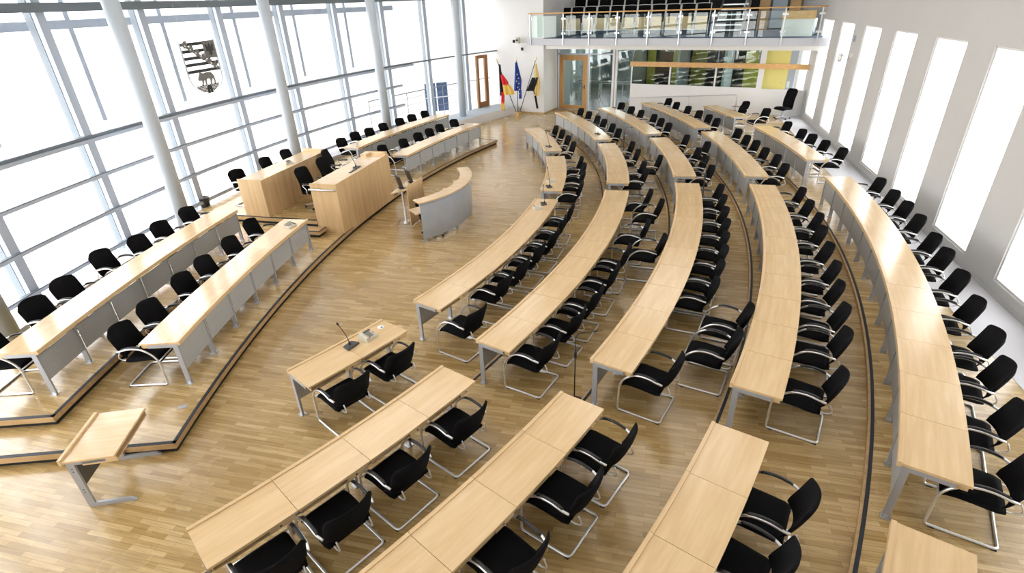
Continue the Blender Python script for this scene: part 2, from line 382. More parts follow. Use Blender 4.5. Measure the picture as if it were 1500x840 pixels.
# ------------------------------------------------------------------ floor, tiers, dais
fp = [gpt(31.58, -24 + 67.6 * i / 60) for i in range(61)]
for tt, oo in ((-2.7, 1.5), (.2, 1.5), (.2, -.06), (11.9, -.06)):
    q = TE @ Vector((tt, oo, 0)); fp.append((q.x, q.y))
q = TR @ Vector((-13.5, -.05, 0)); fp.append((q.x, q.y))
mb = MB(); mb.prism(fp, -.3, 0); struct('floor', mb, 'floor')
def exit_r(c, a, end=True):
    d = Vector((math.cos(a), math.sin(a))); best = 60
    planes = [(RP, RN)] + ([(PE, NE)] if end else []) + [(Vector((0, YN)), Vector((0, 1)))]
    for p, n in planes:
        dn = d.dot(n)
        if dn < -1e-6:
            t = (p - c).dot(n) / dn
            if t > 0: best = min(best, t)
    return best
def tier(k, dr, a0, a1, z0):
    c = Vector(ROWS[k][0]); R = ROWS[k][1] + dr; lev = ROWS[k][2]
    mb = MB(); n = 120; secs = []
    for i in range(n + 1):
        a = rad(a0 + (a1 - a0) * i / n); ro = exit_r(c, a)
        if ro <= R + .02: continue
        p = (c.x + R * math.cos(a), c.y + R * math.sin(a)); q = (c.x + ro * math.cos(a), c.y + ro * math.sin(a))
        secs.append([(p[0], p[1], z0), (q[0], q[1], z0), (q[0], q[1], lev), (p[0], p[1], lev)])
    mb.sweep(secs); struct('floor_tier', mb, 'floor')
    fn = lambda r, a: (c.x + r * math.cos(a), c.y + r * math.sin(a))
    b0, b1 = rad(a0), rad(a1)
    m2 = MB(); m2.arcslab(fn, R - .032, R - .001, b0, b1, z0 + .001, lev - .002, 90); struct('trim_1', m2, 'riser')
    m3 = MB(); m3.arcslab(fn, R - .004, R + .035, b0, b1, lev - .001, lev + .004, 90); struct('trim_2', m3, 'nosing')
tier('B', -.10, -62, 18.5, 0)
tier('C', -.09, -58, 16.8, 0)
tier('D', -.09, -54, 15.0, 0)
tier('E', -.11, -52, 24, 0)
# grey grille strip along the right wall
mb = MB(); mb.box(-13.5, 14.9, .0, .85, .279, .284, TR); struct('floor_strip', mb, 'grey_strip')
# left dais, two levels, with gap / oak riser / black nosing
def dais(R, t0, t1, z0, z1):
    fn = lambda r, a: gpt(r, a)
    mb = MB(); mb.arcslab(fn, R + .03, 31.58, t0 + .06, t1 - .06, z0, z1 - .07, 60); struct('floor_dais_base', mb, 'gap')
    mb = MB(); mb.arcslab(fn, R + .012, 31.58, t0, t1, z1 - .07, z1, 60); struct('floor_dais', mb, 'floor')
    m2 = MB(); m2.arcslab(fn, R, R + .011, t0 - .02, t1 + .02, z1 - .078, z1 - .001, 60)
    for t, e in ((t0, -.02), (t1, .02)):
        m2.arcslab(fn, R, 31.5, min(t, t + e), max(t, t + e), z1 - .078, z1 - .001, 2)
    struct('trim_3', m2, 'riser')
    m3 = MB(); m3.arcslab(fn, R, R + .05, t0, t1, z1, z1 + .004, 60)
    for t, e in ((t0, .11), (t1, -.11)):
        m3.arcslab(fn, R, 31.5, min(t, t + e), max(t, t + e), z1, z1 + .004, 2)
    struct('trim_4', m3, 'nosing')
dais(27.1, -4.07, 32.15, 0, .15)
dais(28.9, -2.95, 33.2, .15, .30)

# ------------------------------------------------------------------ walls, glazing
# right wall with tall window openings
WIN = [(12.5 - 2.51 * k, 13.95 - 2.51 * k) for k in range(-2, 9)]
edges = [24.0]
mb = MB()
for (a, b) in WIN:
    mb.box(b, edges[-1], -.30, 0, -.3, 8.0, TR)
    mb.box(a, b, -.30, 0, -.3, .52, TR); mb.box(a, b, -.30, 0, 4.02, 8.0, TR)
    edges.append(a)
mb.box(-13.6, edges[-1], -.30, 0, -.3, 8.0, TR)
struct('wall_right', mb, 'greywhite')
for i, (a, b) in enumerate(WIN):
    w = MB(); w.box(a, b, -.055, -.045, .52, 4.02, TR)
    wo = struct('window_%d' % (i + 1), w, 'glass')
    fr = MB(); m_ = (a + b) / 2
    fr.box(a, a + .03, -.07, -.03, .52, 4.02, TR); fr.box(b - .03, b, -.07, -.03, .52, 4.02, TR)
    fr.box(a + .03, b - .03, -.07, -.03, .52, .56, TR); fr.box(a + .03, b - .03, -.07, -.03, 3.98, 4.02, TR)
    obj('window_frame', fr, 'white', wo)
# skirting line along the right wall
mb = MB(); mb.box(-13.5, 14.9, 0, .012, .284, .36, TR); struct('baseboard_right', mb, 'greywhite')

# curved glass wall: bays
T0, TP, NB0, NB1 = -1.36, 4.55, -5, 10
wi = 20
mulls = [T0 + TP * k for k in range(NB0, NB1 + 1)]
for k in range(len(mulls) - 1):
    a, b = mulls[k], mulls[k + 1]
    g = MB(); zb = .36 if a > 33 else .12
    g.arcslab(gpt, 31.72, 31.735, a, b, zb, 5.9, 2); struct('window_%d' % wi, g, 'facade_glass'); wi += 1
for th in mulls:
    if th > 44: continue
    x, y = gpt(31.6, th); a = rad(180 - th)
    T = Matrix.Translation((x, y, 0)) @ Matrix.Rotation(a, 4, 'Z')
    z0 = .36 if th > 33 else .0
    m_ = MB(); m_.box(-.10, .10, -.095, .095, z0, 6.4, T)
    o = struct('trim_5', m_, 'mullion')
    m_ = MB(); m_.box(.101, .20, -.06, .06, z0, 6.4, T)
    m_.box(.0, .099, .0951, .105, z0, 6.4, T); m_.box(.0, .099, -.105, -.0951, z0, 6.4, T)
    obj('mullion_track', m_, 'mullion_dark', o)
# secondary posts of the outer skin, above the main transom
for k in range(len(mulls) - 1):
    th = (mulls[k] + mulls[k + 1]) / 2
    if th > 31: 
        continue
    x, y = gpt(32.25, th); T = Matrix.Translation((x, y, 0)) @ Matrix.Rotation(rad(180 - th), 4, 'Z')
    m_ = MB(); m_.box(-.05, .05, -.06, .06, 2.95, 6.2, T); struct('trim_6', m_, 'mullion')
# transoms
def transom(r, z, h, d, a, b, mat, name='trim_7', n=60):
    m_ = MB(); m_.arcslab(gpt, r, r + d, a, b, z - h / 2, z + h / 2, n); return struct(name, m_, mat)
transom(31.44, 2.87, .055, .12, -24, 43.6, 'mullion_dark'); transom(31.40, 2.80, .07, .16, -24, 33, 'mullion'); 
for z in (2.07, 1.31, .57):
    o = transom(31.44, z, .06, .09, -24, 31.6, 'mullion'); 
    o2 = MB(); o2.arcslab(gpt, 31.445, 31.52, -24, 31.6, z + .031, z + .05, 60); obj('transom_cap', o2, 'mullion_dark', o)
transom(31.42, 5.24, .16, .2, -24, 43.6, 'mullion_dark'); transom(32.2, 4.93, .17, .2, -24, 33, 'mullion')
transom(31.42, 5.85, .3, .3, -24, 43.6, 'column')
# convector ledge on the upper dais along the glass and the white plinth further on
mb = MB(); mb.arcslab(gpt, 30.98, 31.55, -2.8, 32.9, .30, .42, 60); struct('trim_8', mb, 'grey_strip')
mb = MB(); mb.arcslab(gpt, 30.22, 31.6, 33.3, 43.3, 0, .36, 30); struct('plinth', mb, 'white')
mb = MB(); mb.arcslab(gpt, 30.25, 31.55, 33.4, 43.2, .3601, .366, 30); struct('trim_9', mb, 'bluegrey')
# round columns
for th in (-8.2, .55, 9.51, 18.58, 27.9, 37.14):
    x, y = gpt(30.8, th); z0 = .36 if th > 33 else (.3 if th > -2.9 else 0)
    m_ = MB(); m_.lathe([(.165, 0), (.165, 7.6 - z0)], 28, Matrix.Translation((x, y, z0)))
    struct('column', m_, 'column', label='round pale grey column before the glass wall')
# wooden terrace door in the glass wall
d0, d1 = 40.75, 42.15
mb = MB()
mb.arcslab(gpt, 31.5, 31.6, d1 - .38, d1, .366, 2.76, 1); mb.arcslab(gpt, 31.5, 31.6, d0, d0 + .25, .366, 2.76, 1)
mb.arcslab(gpt, 31.5, 31.6, d0 + .25, d1 - .38, .366, .62, 1); mb.arcslab(gpt, 31.5, 31.6, d0 + .25, d1 - .38, 2.62, 2.76, 1)
o = struct('door_2', mb, 'brown_wood')
g = MB(); g.arcslab(gpt, 31.54, 31.55, d0 + .25, d1 - .38, .62, 2.62, 1); obj('door_pane', g, 'glass', o)

# pier by the flags, end wall
mb = MB(); mb.box(-2.75, .23, 0, 1.55, -.02, 8.0, TE); struct('wall_pier', mb, 'white')
mb = MB(); mb.box(-2.5, .23, 1.551, 1.565, 0, .07, TE); mb.box(.231, .245, .02, 1.565, 0, .07, TE); struct('baseboard_pier', mb, 'riser')
mb = MB(); mb.box(-.35, -.22, 1.551, 1.562, 2.3, 2.38, TE); struct('trim_10', mb, 'paper')
# end partition (white, solid below, glazed above)
mb = MB(); mb.box(4.03, 11.5, -.08, 0, 0, 1.32, TE); struct('wall_far', mb, 'white')
mb = MB(); mb.box(3.98, 11.55, .001, .06, 2.12, 2.32, TE); struct('trim_11', mb, 'orange_wood')
mb = MB()
for t, w in ((4.05, .05), (5.84, .07), (7.83, .07), (9.66, .22)): mb.box(t - w / 2, t + w / 2, -.07, -.005, 1.32, 2.12, TE)
for t, w in ((9.66, .22),): mb.box(t - w / 2, t + w / 2, -.07, -.005, 2.12, 2.95, TE)
mb.box(4.03, 9.55, -.07, -.005, 1.3201, 1.345, TE)
struct('trim_12', mb, 'white')
mb = MB()
for t, w in ((4.06, .05), (6.0, .05), (7.86, .05), (9.52, .05)): mb.box(t - w / 2, t + w / 2, -.06, -.01, 2.32, 2.95, TE)
struct('trim_13', mb, 'mullion_dark')
k = 60
for a, b in ((4.08, 5.80), (5.88, 7.79), (7.87, 9.55)):
    g = MB(); g.box(a, b, -.045, -.035, 1.345, 2.12, TE); struct('window_%d' % k, g, 'booth_glass'); k += 1
for a, b in ((4.09, 5.97), (6.03, 7.83), (7.89, 9.49)):
    g = MB(); g.box(a, b, -.045, -.035, 2.32, 2.95, TE); struct('window_%d' % k, g, 'booth_glass'); k += 1
# glazed lobby screen with the oak door
mb = MB()
for t, w in ((.265, .06), (1.9, .07)): mb.box(t - w / 2, t + w / 2, -.06, 0, 0, 2.95, TE)
mb.box(.30, 3.1, -.055, -.005, 2.585, 2.64, TE); mb.box(.30, 3.1, -.055, -.005, -.01, .03, TE); mb.box(3.36, 4.03, -.055, -.005, -.01, .03, TE)
struct('trim_14', mb, 'steel')
mb = MB(); mb.box(3.1, 3.2, -.07, .03, 0, 2.95, TE); mb.box(3.25, 3.35, -.07, .03, 0, 2.95, TE); struct('trim_15', mb, 'white')
for a, b, z0, z1 in ((1.935, 3.1, .03, 2.585), (.30, 1.865, 2.64, 2.95), (1.935, 3.1, 2.64, 2.95), (3.36, 4.03, .03, 2.95)):
    g = MB(); g.box(a, b, -.035, -.025, z0, z1, TE); struct('window_%d' % k, g, 'green_glass'); k += 1
mb = MB(); mb.box(.36, .585, -.05, .01, .03, 2.56, TE); mb.box(1.60, 1.84, -.05, .01, .03, 2.56, TE)
mb.box(.585, 1.60, -.05, .01, .03, .22, TE); mb.box(.585, 1.60, -.05, .01, 2.33, 2.56, TE)
o = struct('door_1', mb, 'door_wood')
g = MB(); g.box(.585, 1.60, -.03, -.02, .22, 2.33, TE); obj('door_pane', g, 'green_glass', o)
h = MB(); h.tube([TE @ Vector(p) for p in ((1.70, .02, 1.12), (1.70, .06, 1.12), (1.59, .06, 1.12))], .012, 8); h.box(1.67, 1.73, .0101, .016, 1.02, 1.2, TE); obj('door_handle', h, 'greyplastic', o)
# what lies behind the glass
mb = MB(); mb.box(-1.0, 12.2, -2.4, -.09, -.05, .012, TE); mb.box(-1.0, 10.0, -7.0, -2.401, -.05, .012, TE); struct('floor_lobby', mb, 'lobby_floor')
mb = MB(); mb.box(-1.0, 3.0, -7.0, -6.8, 0, 3.1, TE); struct('wall_lobby', mb, 'lobby')
mb = MB(); mb.box(.02, .228, -6.8, -.09, 0, 3.0, TE); struct('wall_lobby_side', mb, 'lobby')
mb = MB(); mb.box(.8, 1.25, -3.4, -3.2, 0, 3.0, TE); mb.box(2.25, 2.6, -5.2, -5.0, 0, 3.0, TE); struct('wall_lobby_pier', mb, 'lobby')
mb = MB(); mb.tube([TE @ Vector(p) for p in ((.3, -2.6, 1.05), (3.9, -2.6, 1.05))], .03, 8); mb.tube([TE @ Vector(p) for p in ((.3, -2.6, .95), (3.9, -2.6, .95))], .02, 8)
for t in (.4, 1.6, 2.8, 3.8): mb.tube([TE @ Vector((t, -2.6, .012)), TE @ Vector((t, -2.6, 1.05))], .02, 8)
tag(obj('guard_rail', mb, 'alu'), 'metal guard rail standing in the lobby behind the glass screen', 'railing')
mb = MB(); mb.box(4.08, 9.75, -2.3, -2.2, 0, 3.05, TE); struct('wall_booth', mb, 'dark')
mb = MB(); mb.box(4.03, 4.08, -2.3, -.09, 0, 3.05, TE); struct('wall_booth_side', mb, 'lobby')
mb = MB()
for a, b in ((4.15, 4.55), (5.4, 6.1), (6.3, 7.0), (7.9, 8.1), (8.7, 9.6)): mb.box(a, b, -2.199, -2.16, .4, 2.9, TE)
struct('trim_16', mb, 'olive')
mb = MB()
for a in (6.15, 8.15): mb.box(a - .05, a + .05, -2.19, -.09, 0, 3.05, TE)
struct('wall_booth_partition', mb, 'bluegrey')
mb = MB(); mb.box(9.70, 10.66, -.5, -.42, 0, 2.9, TE); o = struct('door_3', mb, 'yellow')
h = MB(); h.tube([TE @ Vector(p) for p in ((10.55, -.42, 1.55), (10.55, -.36, 1.55), (10.42, -.36, 1.55))], .012, 8); obj('door_handle', h, 'alu', o)
mb = MB(); mb.box(10.66, 10.95, -.5, -.40, 0, 2.95, TE); struct('wall_blue_grey', mb, 'bluegrey')
mb = MB(); mb.box(10.70, 10.80, -.399, -.385, 1.35, 1.6, TE); tag(obj('wall_switch', mb, 'paper'), 'white light switch on the blue grey pillar beside yellow door', 'switch')
# balcony slab
mb = MB(); mb.box(-.5, 11.95, -6.0, 1.6, 3.12, 3.40, TE); struct('floor_gallery', mb, 'fascia')
mb = MB(); mb.box(-.3, 11.9, .231 * 0 - .5, 1.45, 2.95, 3.119, TE); struct('trim_17', mb, 'cream')
mb = MB(); mb.box(.24, 11.7, -5.9, 1.5, 3.401, 3.412, TE); struct('floor_gallery_carpet', mb, 'carpet')
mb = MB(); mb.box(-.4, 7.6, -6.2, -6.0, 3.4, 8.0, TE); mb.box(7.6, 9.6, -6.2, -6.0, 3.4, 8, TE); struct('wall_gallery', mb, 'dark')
mb = MB(); mb.box(0, .2299, -6.0, 0, 3.4, 8.0, TE); struct('wall_gallery_side', mb, 'white')
mb = MB(); mb.box(8.8, 8.9, -6.0, -3.2, 3.41, 8, TE); mb.box(8.9, 10.5, -3.3, -3.2, 3.41, 8, TE); struct('wall_gallery_panel', mb, 'orange_wood')
mb = MB(); mb.box(9.25, 10.05, -3.199, -3.15, 3.42, 6.2, TE); o = struct('door_4', mb, 'greyplastic')
g = MB(); g.box(9.35, 9.95, -3.149, -3.14, 3.5, 6.1, TE); obj('door_pane', g, 'bluegrey', o)
mb = MB(); mb.box(10.2, 11.3, .3, .9, 3.412, 4.02, TE); o = thing('parapet_box', 'white parapet box with wooden top at the right end of gallery', 'parapet')
obj('box', mb, 'white', o); mb = MB(); mb.box(10.17, 11.33, .26, .94, 4.021, 4.30, TE); obj('top_board', mb, 'orange_wood', o)
# balcony railing
t = thing('gallery_railing', 'glass balustrade with steel posts and wooden handrail on the gallery', 'railing')
PT = (-.42, 1.25, 2.5, 3.78, 5.13, 6.45, 7.77, 9.06, 10.33, 11.55)
h = MB(); h.tube([TE @ Vector(p) for p in ((-.5, 1.64, 4.45), (11.7, 1.64, 4.45))], .026, 10); obj('handrail', h, 'orange_wood', t)
for p in PT:
    m_ = MB(); m_.box(p - .022, p + .022, 1.601, 1.645, 3.16, 4.42, TE); po = obj('post', m_, 'alu', t)
    for z in (3.62, 4.22):
        c = MB(); c.box(p - .10, p + .10, 1.575, 1.60, z - .035, z + .035, TE); obj('clamp', c, 'alu', po)
for a, b in zip(PT[:-1], PT[1:]):
    m_ = MB(); m_.box(a + .03, b - .03, 1.58, 1.592, 3.45, 4.34, TE); obj('glass_panel', m_, 'rail_glass', t)
m_ = MB(); m_.box(-.48, -.47, 1.562, 1.575, 3.45, 4.34, TE); m_.box(-.462, -.45, .9 + .66, 1.57, 3.45, 4.34, TE); obj('glass_panel', m_, 'rail_glass', t)

# gallery seats: two rows of folding seats
def make_gallery_seat():
    t = thing('folding_chair', 'x', 'chair')
    m_ = MB(); m_.cbox(-.26, .26, -.03, .02, 0, .50, .012, Matrix.Translation((0, 0, .24)) @ Matrix.Rotation(rad(-6), 4, 'X')); obj('seat', m_, 'maple', t)
    secs = []
    for z, y in ((.52, -.16), (.75, -.18), (1.0, -.23), (1.2, -.28)):
        secs.append([(-.28, y, z), (.28, y, z), (.28, y - .05, z), (-.28, y - .05, z)])
    m_ = MB(); m_.sweep(secs); obj('backrest', m_, 'fabric', t)
    m_ = MB()
    for x in (-.305, .305):
        m_.tube(smoothpath([(x, .03, .0), (x, .02, .45), (x, -.12, .62), (x, -.20, .85), (x, -.27, 1.22)]), .014, 6)
    m_.tube(fillet([(-.305, -.27, 1.22), (0, -.27, 1.235), (.305, -.27, 1.22)], .05), .012, 6)
    m_.box(-.305, .305, -.01, .03, .20, .235)
    obj('frame', m_, 'lamp', t); return t
gs = None
ORD = ['first', 'second', 'third', 'fourth', 'fifth', 'sixth', 'seventh', 'eighth', 'ninth', 'tenth', 'eleventh', 'twelfth', 'thirteenth']
rotE = math.atan2(-DE.y, -DE.x)
for row in (0, 1):
    for i in range(11 if row == 0 else 10):
        p = TE @ Vector((.32 + .655 * i + (.35 if row else 0), -.45 - 1.05 * row, 3.412 + .42 * row))
        lab = '%s folding seat, %s from left, %s row of the gallery' % (('wood panned', ORD[i], 'front') if row == 0 else ('black backed', ORD[i], 'second'))
        if gs is None: gs = make_gallery_seat(); gs.location = p; gs.rotation_euler = (0, 0, rotE); gs['label'] = lab; gs['group'] = 'gallery seats'
        else: dup(gs, p, rotE, lab, 'gallery seats')
mb = MB(); mb.box(.24, 7.25, -5.9, -.98, 3.413, 3.82, TE); struct('floor_gallery_tier', mb, 'carpet')
# gallery stairs
t = thing('gallery_stair', 'steel open stair rising beside the gallery seats', 'stair')
for i in range(6):
    m_ = MB(); m_.box(7.42, 8.5, -.75 - .3 * i, -.45 - .3 * i, 3.55 + .19 * i, 3.60 + .19 * i, TE); obj('tread', m_, 'alu', t)
for x in (7.38, 8.54):
    m_ = MB(); m_.prism([(-.40, 3.413), (-.40, 3.62), (-2.3, 4.82), (-2.3, 4.55), (-.7, 3.413)], 0, .03, TE @ Matrix(((0, 0, 1, x - .015), (1, 0, 0, 0), (0, 1, 0, 0), (0, 0, 0, 1)))); obj('stringer', m_, 'alu', t)
m_ = MB()
for i in range(5): m_.tube([TE @ Vector((8.54, -.5 - .4 * i, 3.65 + .25 * i)), TE @ Vector((8.54, -.5 - .4 * i, 4.5 + .25 * i))], .012, 6)
m_.tube([TE @ Vector((8.54, -.4, 4.45)), TE @ Vector((8.54, -2.3, 5.62))], .02, 8)
obj('stair_rail', m_, 'alu', t)

# other walls and the ceiling (outside the frame, they carry the light)
mb = MB(); mb.box(-9.5, 7.5, YN - .3, YN, -.3, 8.0); struct('wall_near', mb, 'white')
mb = MB(); mb.box(-13, 17, YN - .3, 37, 8.0, 8.2); struct('ceiling', mb, 'ceil')
mb = MB(); mb.arcslab(gpt, 31.6, 31.75, -24, 44.2, 6.0, 8.0, 60); struct('wall_left', mb, 'white')

# ------------------------------------------------------------------ chair
def make_chair():
    t = thing('cantilever_chair', 'x', 'chair')
    # seat: waterfall cushion
    prof = [(-.245, .432), (-.18, .448), (0, .462), (.13, .468), (.21, .460), (.25, .438), (.262, .405)]
    secs = []
    for i, (y, z) in enumerate(prof):
        th = .05 if i not in (0, 6) else .034
        w = .252 if 0 < i < 6 else .236
        secs.append([(-w, y, z - th), (-w - .006, y, z - th * .5), (-w + .012, y, z - .004), (-w + .05, y, z), (w - .05, y, z), (w - .012, y, z - .004), (w + .006, y, z - th * .5), (w, y, z - th)])
    m_ = MB(); m_.sweep(secs, smooth=True); obj('seat', m_, 'fabric', t)
    # backrest: curved panel with rounded corners
    nx, nz = 10, 9; fr = []; bk = []
    for j in range(nz + 1):
        tt = j / nz
        hw = .265
        e = max(0, (tt - .86) / .14); hw *= (1 - .13 * e ** 2.5)
        e = max(0, (.14 - tt) / .14); hw *= (1 - .10 * e ** 2)
        for i in range(nx + 1):
            s = -1 + 2 * i / nx
            x = s * hw; z = .465 + .425 * tt - .03 * s * s * (tt > .6) * (tt - .6) / .4
            y = -.285 - .14 * tt - .012 * math.sin(tt * PI) + .085 * s * s
            edge = 1 - .75 * (max(abs(s), abs(2 * tt - 1)) ** 7)
            fr.append((x, y + .022 * edge, z)); bk.append((x, y - .022 * edge, z))
    N = (nx + 1) * (nz + 1); vs = fr + bk; fs = []
    for j in range(nz):
        for i in range(nx):
            a = j * (nx + 1) + i; b = a + 1; c = a + nx + 2; d = a + nx + 1
            fs.append((a, b, c, d)); fs.append((N + d, N + c, N + b, N + a))
    ring = [i for i in range(nx + 1)] + [(j + 1) * (nx + 1) - 1 for j in range(1, nz + 1)] + [nz * (nx + 1) + i for i in range(nx - 1, -1, -1)] + [j * (nx + 1) for j in range(nz - 1, 0, -1)]
    for q in range(len(ring)):
        a, b = ring[q], ring[(q + 1) % len(ring)]; fs.append((b, a, N + a, N + b))
    m_ = MB(); m_.add(vs, fs, True); obj('backrest', m_, 'fabric', t)
    # frame: one continuous chrome tube per chair
    w = .298
    arm = [(w - .02, -.275, .605), (w, -.20, .632), (w, -.10, .655), (w, .0, .656), (w, .08, .638), (w, .16, .588), (w, .225, .52), (w, .262, .45)]
    half = smoothpath(arm, 4) + [Vector((w, .275, .38)), Vector((w, .278, .10)), ]
    tail = fillet([(w, .278, .09), (w, .278, .0148), (w, -.30, .0148), (0, -.30, .0148)], .05, 5)
    half = half + tail[1:]
    full = half + [Vector((-p.x, p.y, p.z)) for p in reversed(half[:-1])]
    m_ = MB(); m_.tube(full, .0145, 8)
    m_.tube([(-w, .268, .415), (w, .268, .415)], .010, 6)
    for x in (-.17, .17):
        m_.tube([(x, .266, .412), (x, .0, .405), (x, -.22, .40)], .009, 6)
    obj('frame', m_, 'chrome', t)
    for s in (1, -1):   # black arm pads on top of the arc
        pts = smoothpath([(w * s, -.21, .630), (w * s, -.10, .655), (w * s, .0, .656), (w * s, .085, .636)], 4); secs = []
        for q, p in enumerate(pts):
            p = Vector((p.x - .012 * s, p.y, p.z)); h = .012 if q in (0, len(pts) - 1) else .02
            secs.append([(p.x - .017, p.y, p.z + .011), (p.x + .017, p.y, p.z + .008), (p.x + .017, p.y, p.z + .008 + h * .6), (p.x + .010, p.y, p.z + .01 + h), (p.x - .010, p.y, p.z + .01 + h), (p.x - .017, p.y, p.z + .008 + h * .6)])
        m_ = MB(); m_.sweep(secs, smooth=True); obj('armrest', m_, 'black', t)
    for s in (1, -1):   # chrome hooks between seat and back
        m_ = MB(); m_.tube(smoothpath([(.185 * s, -.20, .405), (.185 * s, -.30, .400), (.185 * s, -.36, .44), (.185 * s, -.325, .53)], 4), .009, 6); obj('back_bracket', m_, 'chrome', t)
    for x in (w, -w):
        for y in (.22, -.27):
            m_ = MB(); m_.box(x - .018, x + .018, y - .025, y + .025, 0, .006); obj('glide', m_, 'rubber', t)
    return t
# ------------------------------------------------------------------ desk module
def make_desk(k, dphi, first_leg=True, last_leg=True, c_foot=False):
    """local frame: origin on the front arc (lip side), +Y towards the open floor, +X to the sitter's right"""
    R = ROWS[k][1]; hd = rad(dphi) / 2
    fn = lambda r, a: (r * math.sin(a), R - r * math.cos(a))
    e = .0025 / R
    t = thing('desk_unit', 'x', 'desk')
    m_ = MB(); m_.arcslab(fn, R + .040, R + DEPTH, -hd + e, hd - e, .712, .740, 5); obj('desktop', m_, 'maple', t)
    m_ = MB(); m_.arcslab(fn, R, R + .0397, -hd + e, hd - e, .690, .753, 5); obj('front_lip', m_, 'maple_edge', t)
    m_ = MB(); m_.arcslab(fn, R + .055, R + .062, -hd + .016 / R * 1.5, hd - .016 / R * 1.5, .245, .645, 5); obj('modesty_panel', m_, 'panel', t)
    # under-top tray: closed drawer on the right, open shelf on the left
    xr = hd * .92
    m_ = MB(); m_.arcslab(fn, R + .20, R + DEPTH - .02, -xr, xr, .645, .653, 5); m_.arcslab(fn, R + .195, R + .2, -xr, xr, .645, .711, 5)
    m_.arcslab(fn, R + .20, R + DEPTH - .02, -xr, -xr + .012 / R, .653, .711, 1)
    obj('shelf', m_, 'maple_edge', t)
    m_ = MB(); m_.arcslab(fn, R + .22, R + DEPTH - .008, xr * .34, xr, .6535, .711, 3); d = obj('drawer', m_, 'maple', t)
    a = xr * .62; p = fn(R + DEPTH - .0075, a)
    m_ = MB(); m_.lathe([(.011, 0), (.011, .003), (0, .0032)], 10, Matrix.Translation((p[0], p[1], .682)) @ Matrix.Rotation(-a, 4, 'Z') @ Matrix.Rotation(rad(90), 4, 'X')); obj('lock', m_, 'black', d)
    def leg(a):
        T = Matrix.Translation((fn(R, a)[0], fn(R, a)[1], 0)) @ Matrix.Rotation(-a * -1, 4, 'Z')
        m_ = MB()
        m_.box(-.015, .015, -.115, -.045, 0, .711, T)                 # post
        m_.box(-.0149, .0149, -.47, -.115, .655, .711, T)              # arm under the top
        lo = obj('leg', m_, 'steel', t)
        f = MB(); f.box(-.045, .045, -.125, -.035, 0, .008, T)
        f.box(-.018, .018, -.095, -.055, .008, .05, T); obj('foot_plate', f, 'alu', lo)
    if first_leg: leg(-hd + .02 / R)
    if last_leg: leg(hd - .02 / R)
    return t

ROWNAME = {'A': 'innermost curved row', 'B': 'second curved row', 'C': 'third curved row', 'D': 'fourth curved row', 'E': 'outermost curved row',
           'L': 'front dais row', 'M': 'rear dais row'}
BLOCK = {'0': 'foreground block', '1': 'long block', '2': 'short block past the aisle', '3': 'farthest block'}
LBLOCK = {'1': 'left of podium', '3': 'beyond podium'}
def where(n, pos):
    b = (LBLOCK if n[0] in 'LM' else BLOCK)[n[1]]
    return '%s from near end, %s, %s' % (ORD[pos], b, ROWNAME[n[0]])
def place_block(n):
    k, p0, p1, m = BL[n]; c, R, lev = ROWS[k]; dp = (p1 - p0) / m
    base = None
    for i in range(m):
        ph = rad(p0 + dp * (i + .5))
        loc = (c[0] + R * math.cos(ph), c[1] + R * math.sin(ph), lev)
        pos = i if k not in 'LM' else m - 1 - i
        lab = 'maple desk unit, ' + where(n, pos)
        if m == 1: lab = 'single maple desk unit at the lower right edge, outermost row foreground'
        grp = 'desk units of the ' + ROWNAME[k]
        if i == m - 1: o = make_desk(k, dp, True, True)
        elif base is None: base = o = make_desk(k, dp, True, False)
        else: dup(base, loc, ph + PI / 2, lab, grp); continue
        o.location = loc; o.rotation_euler = (0, 0, ph + PI / 2); o['label'] = lab; o['group'] = grp
for n in BL: place_block(n)
chair0 = make_chair(); used = [False]
def place_chair(x, y, z, rot, lab, grp):
    if not used[0]:
        used[0] = True; chair0.location = (x, y, z); chair0.rotation_euler = (0, 0, rot); chair0['label'] = lab; chair0['group'] = grp
    else: dup(chair0, (x, y, z), rot, lab, grp)
rj = random.Random(3)
for n, L_ in CH.items():
    k = BL[n][0]; c, R, lev = ROWS[k]; cnt = len(L_)
    for i, (ph, dr) in enumerate(L_):
        r = R + dr - .42; a = rad(ph)
        pos = i if k not in 'LM' else cnt - 1 - i
        out = dr > 1.42
        lab = ('pulled-out ' if out else '') + 'black cantilever chair, ' + where(n, pos)
        j = rad(rj.uniform(-2.5, 2.5) if not out else rj.uniform(-3, 3))
        place_chair(c[0] + r * math.cos(a), c[1] + r * math.sin(a), lev, a + PI / 2 + j, lab, 'chairs of the ' + ROWNAME[k])

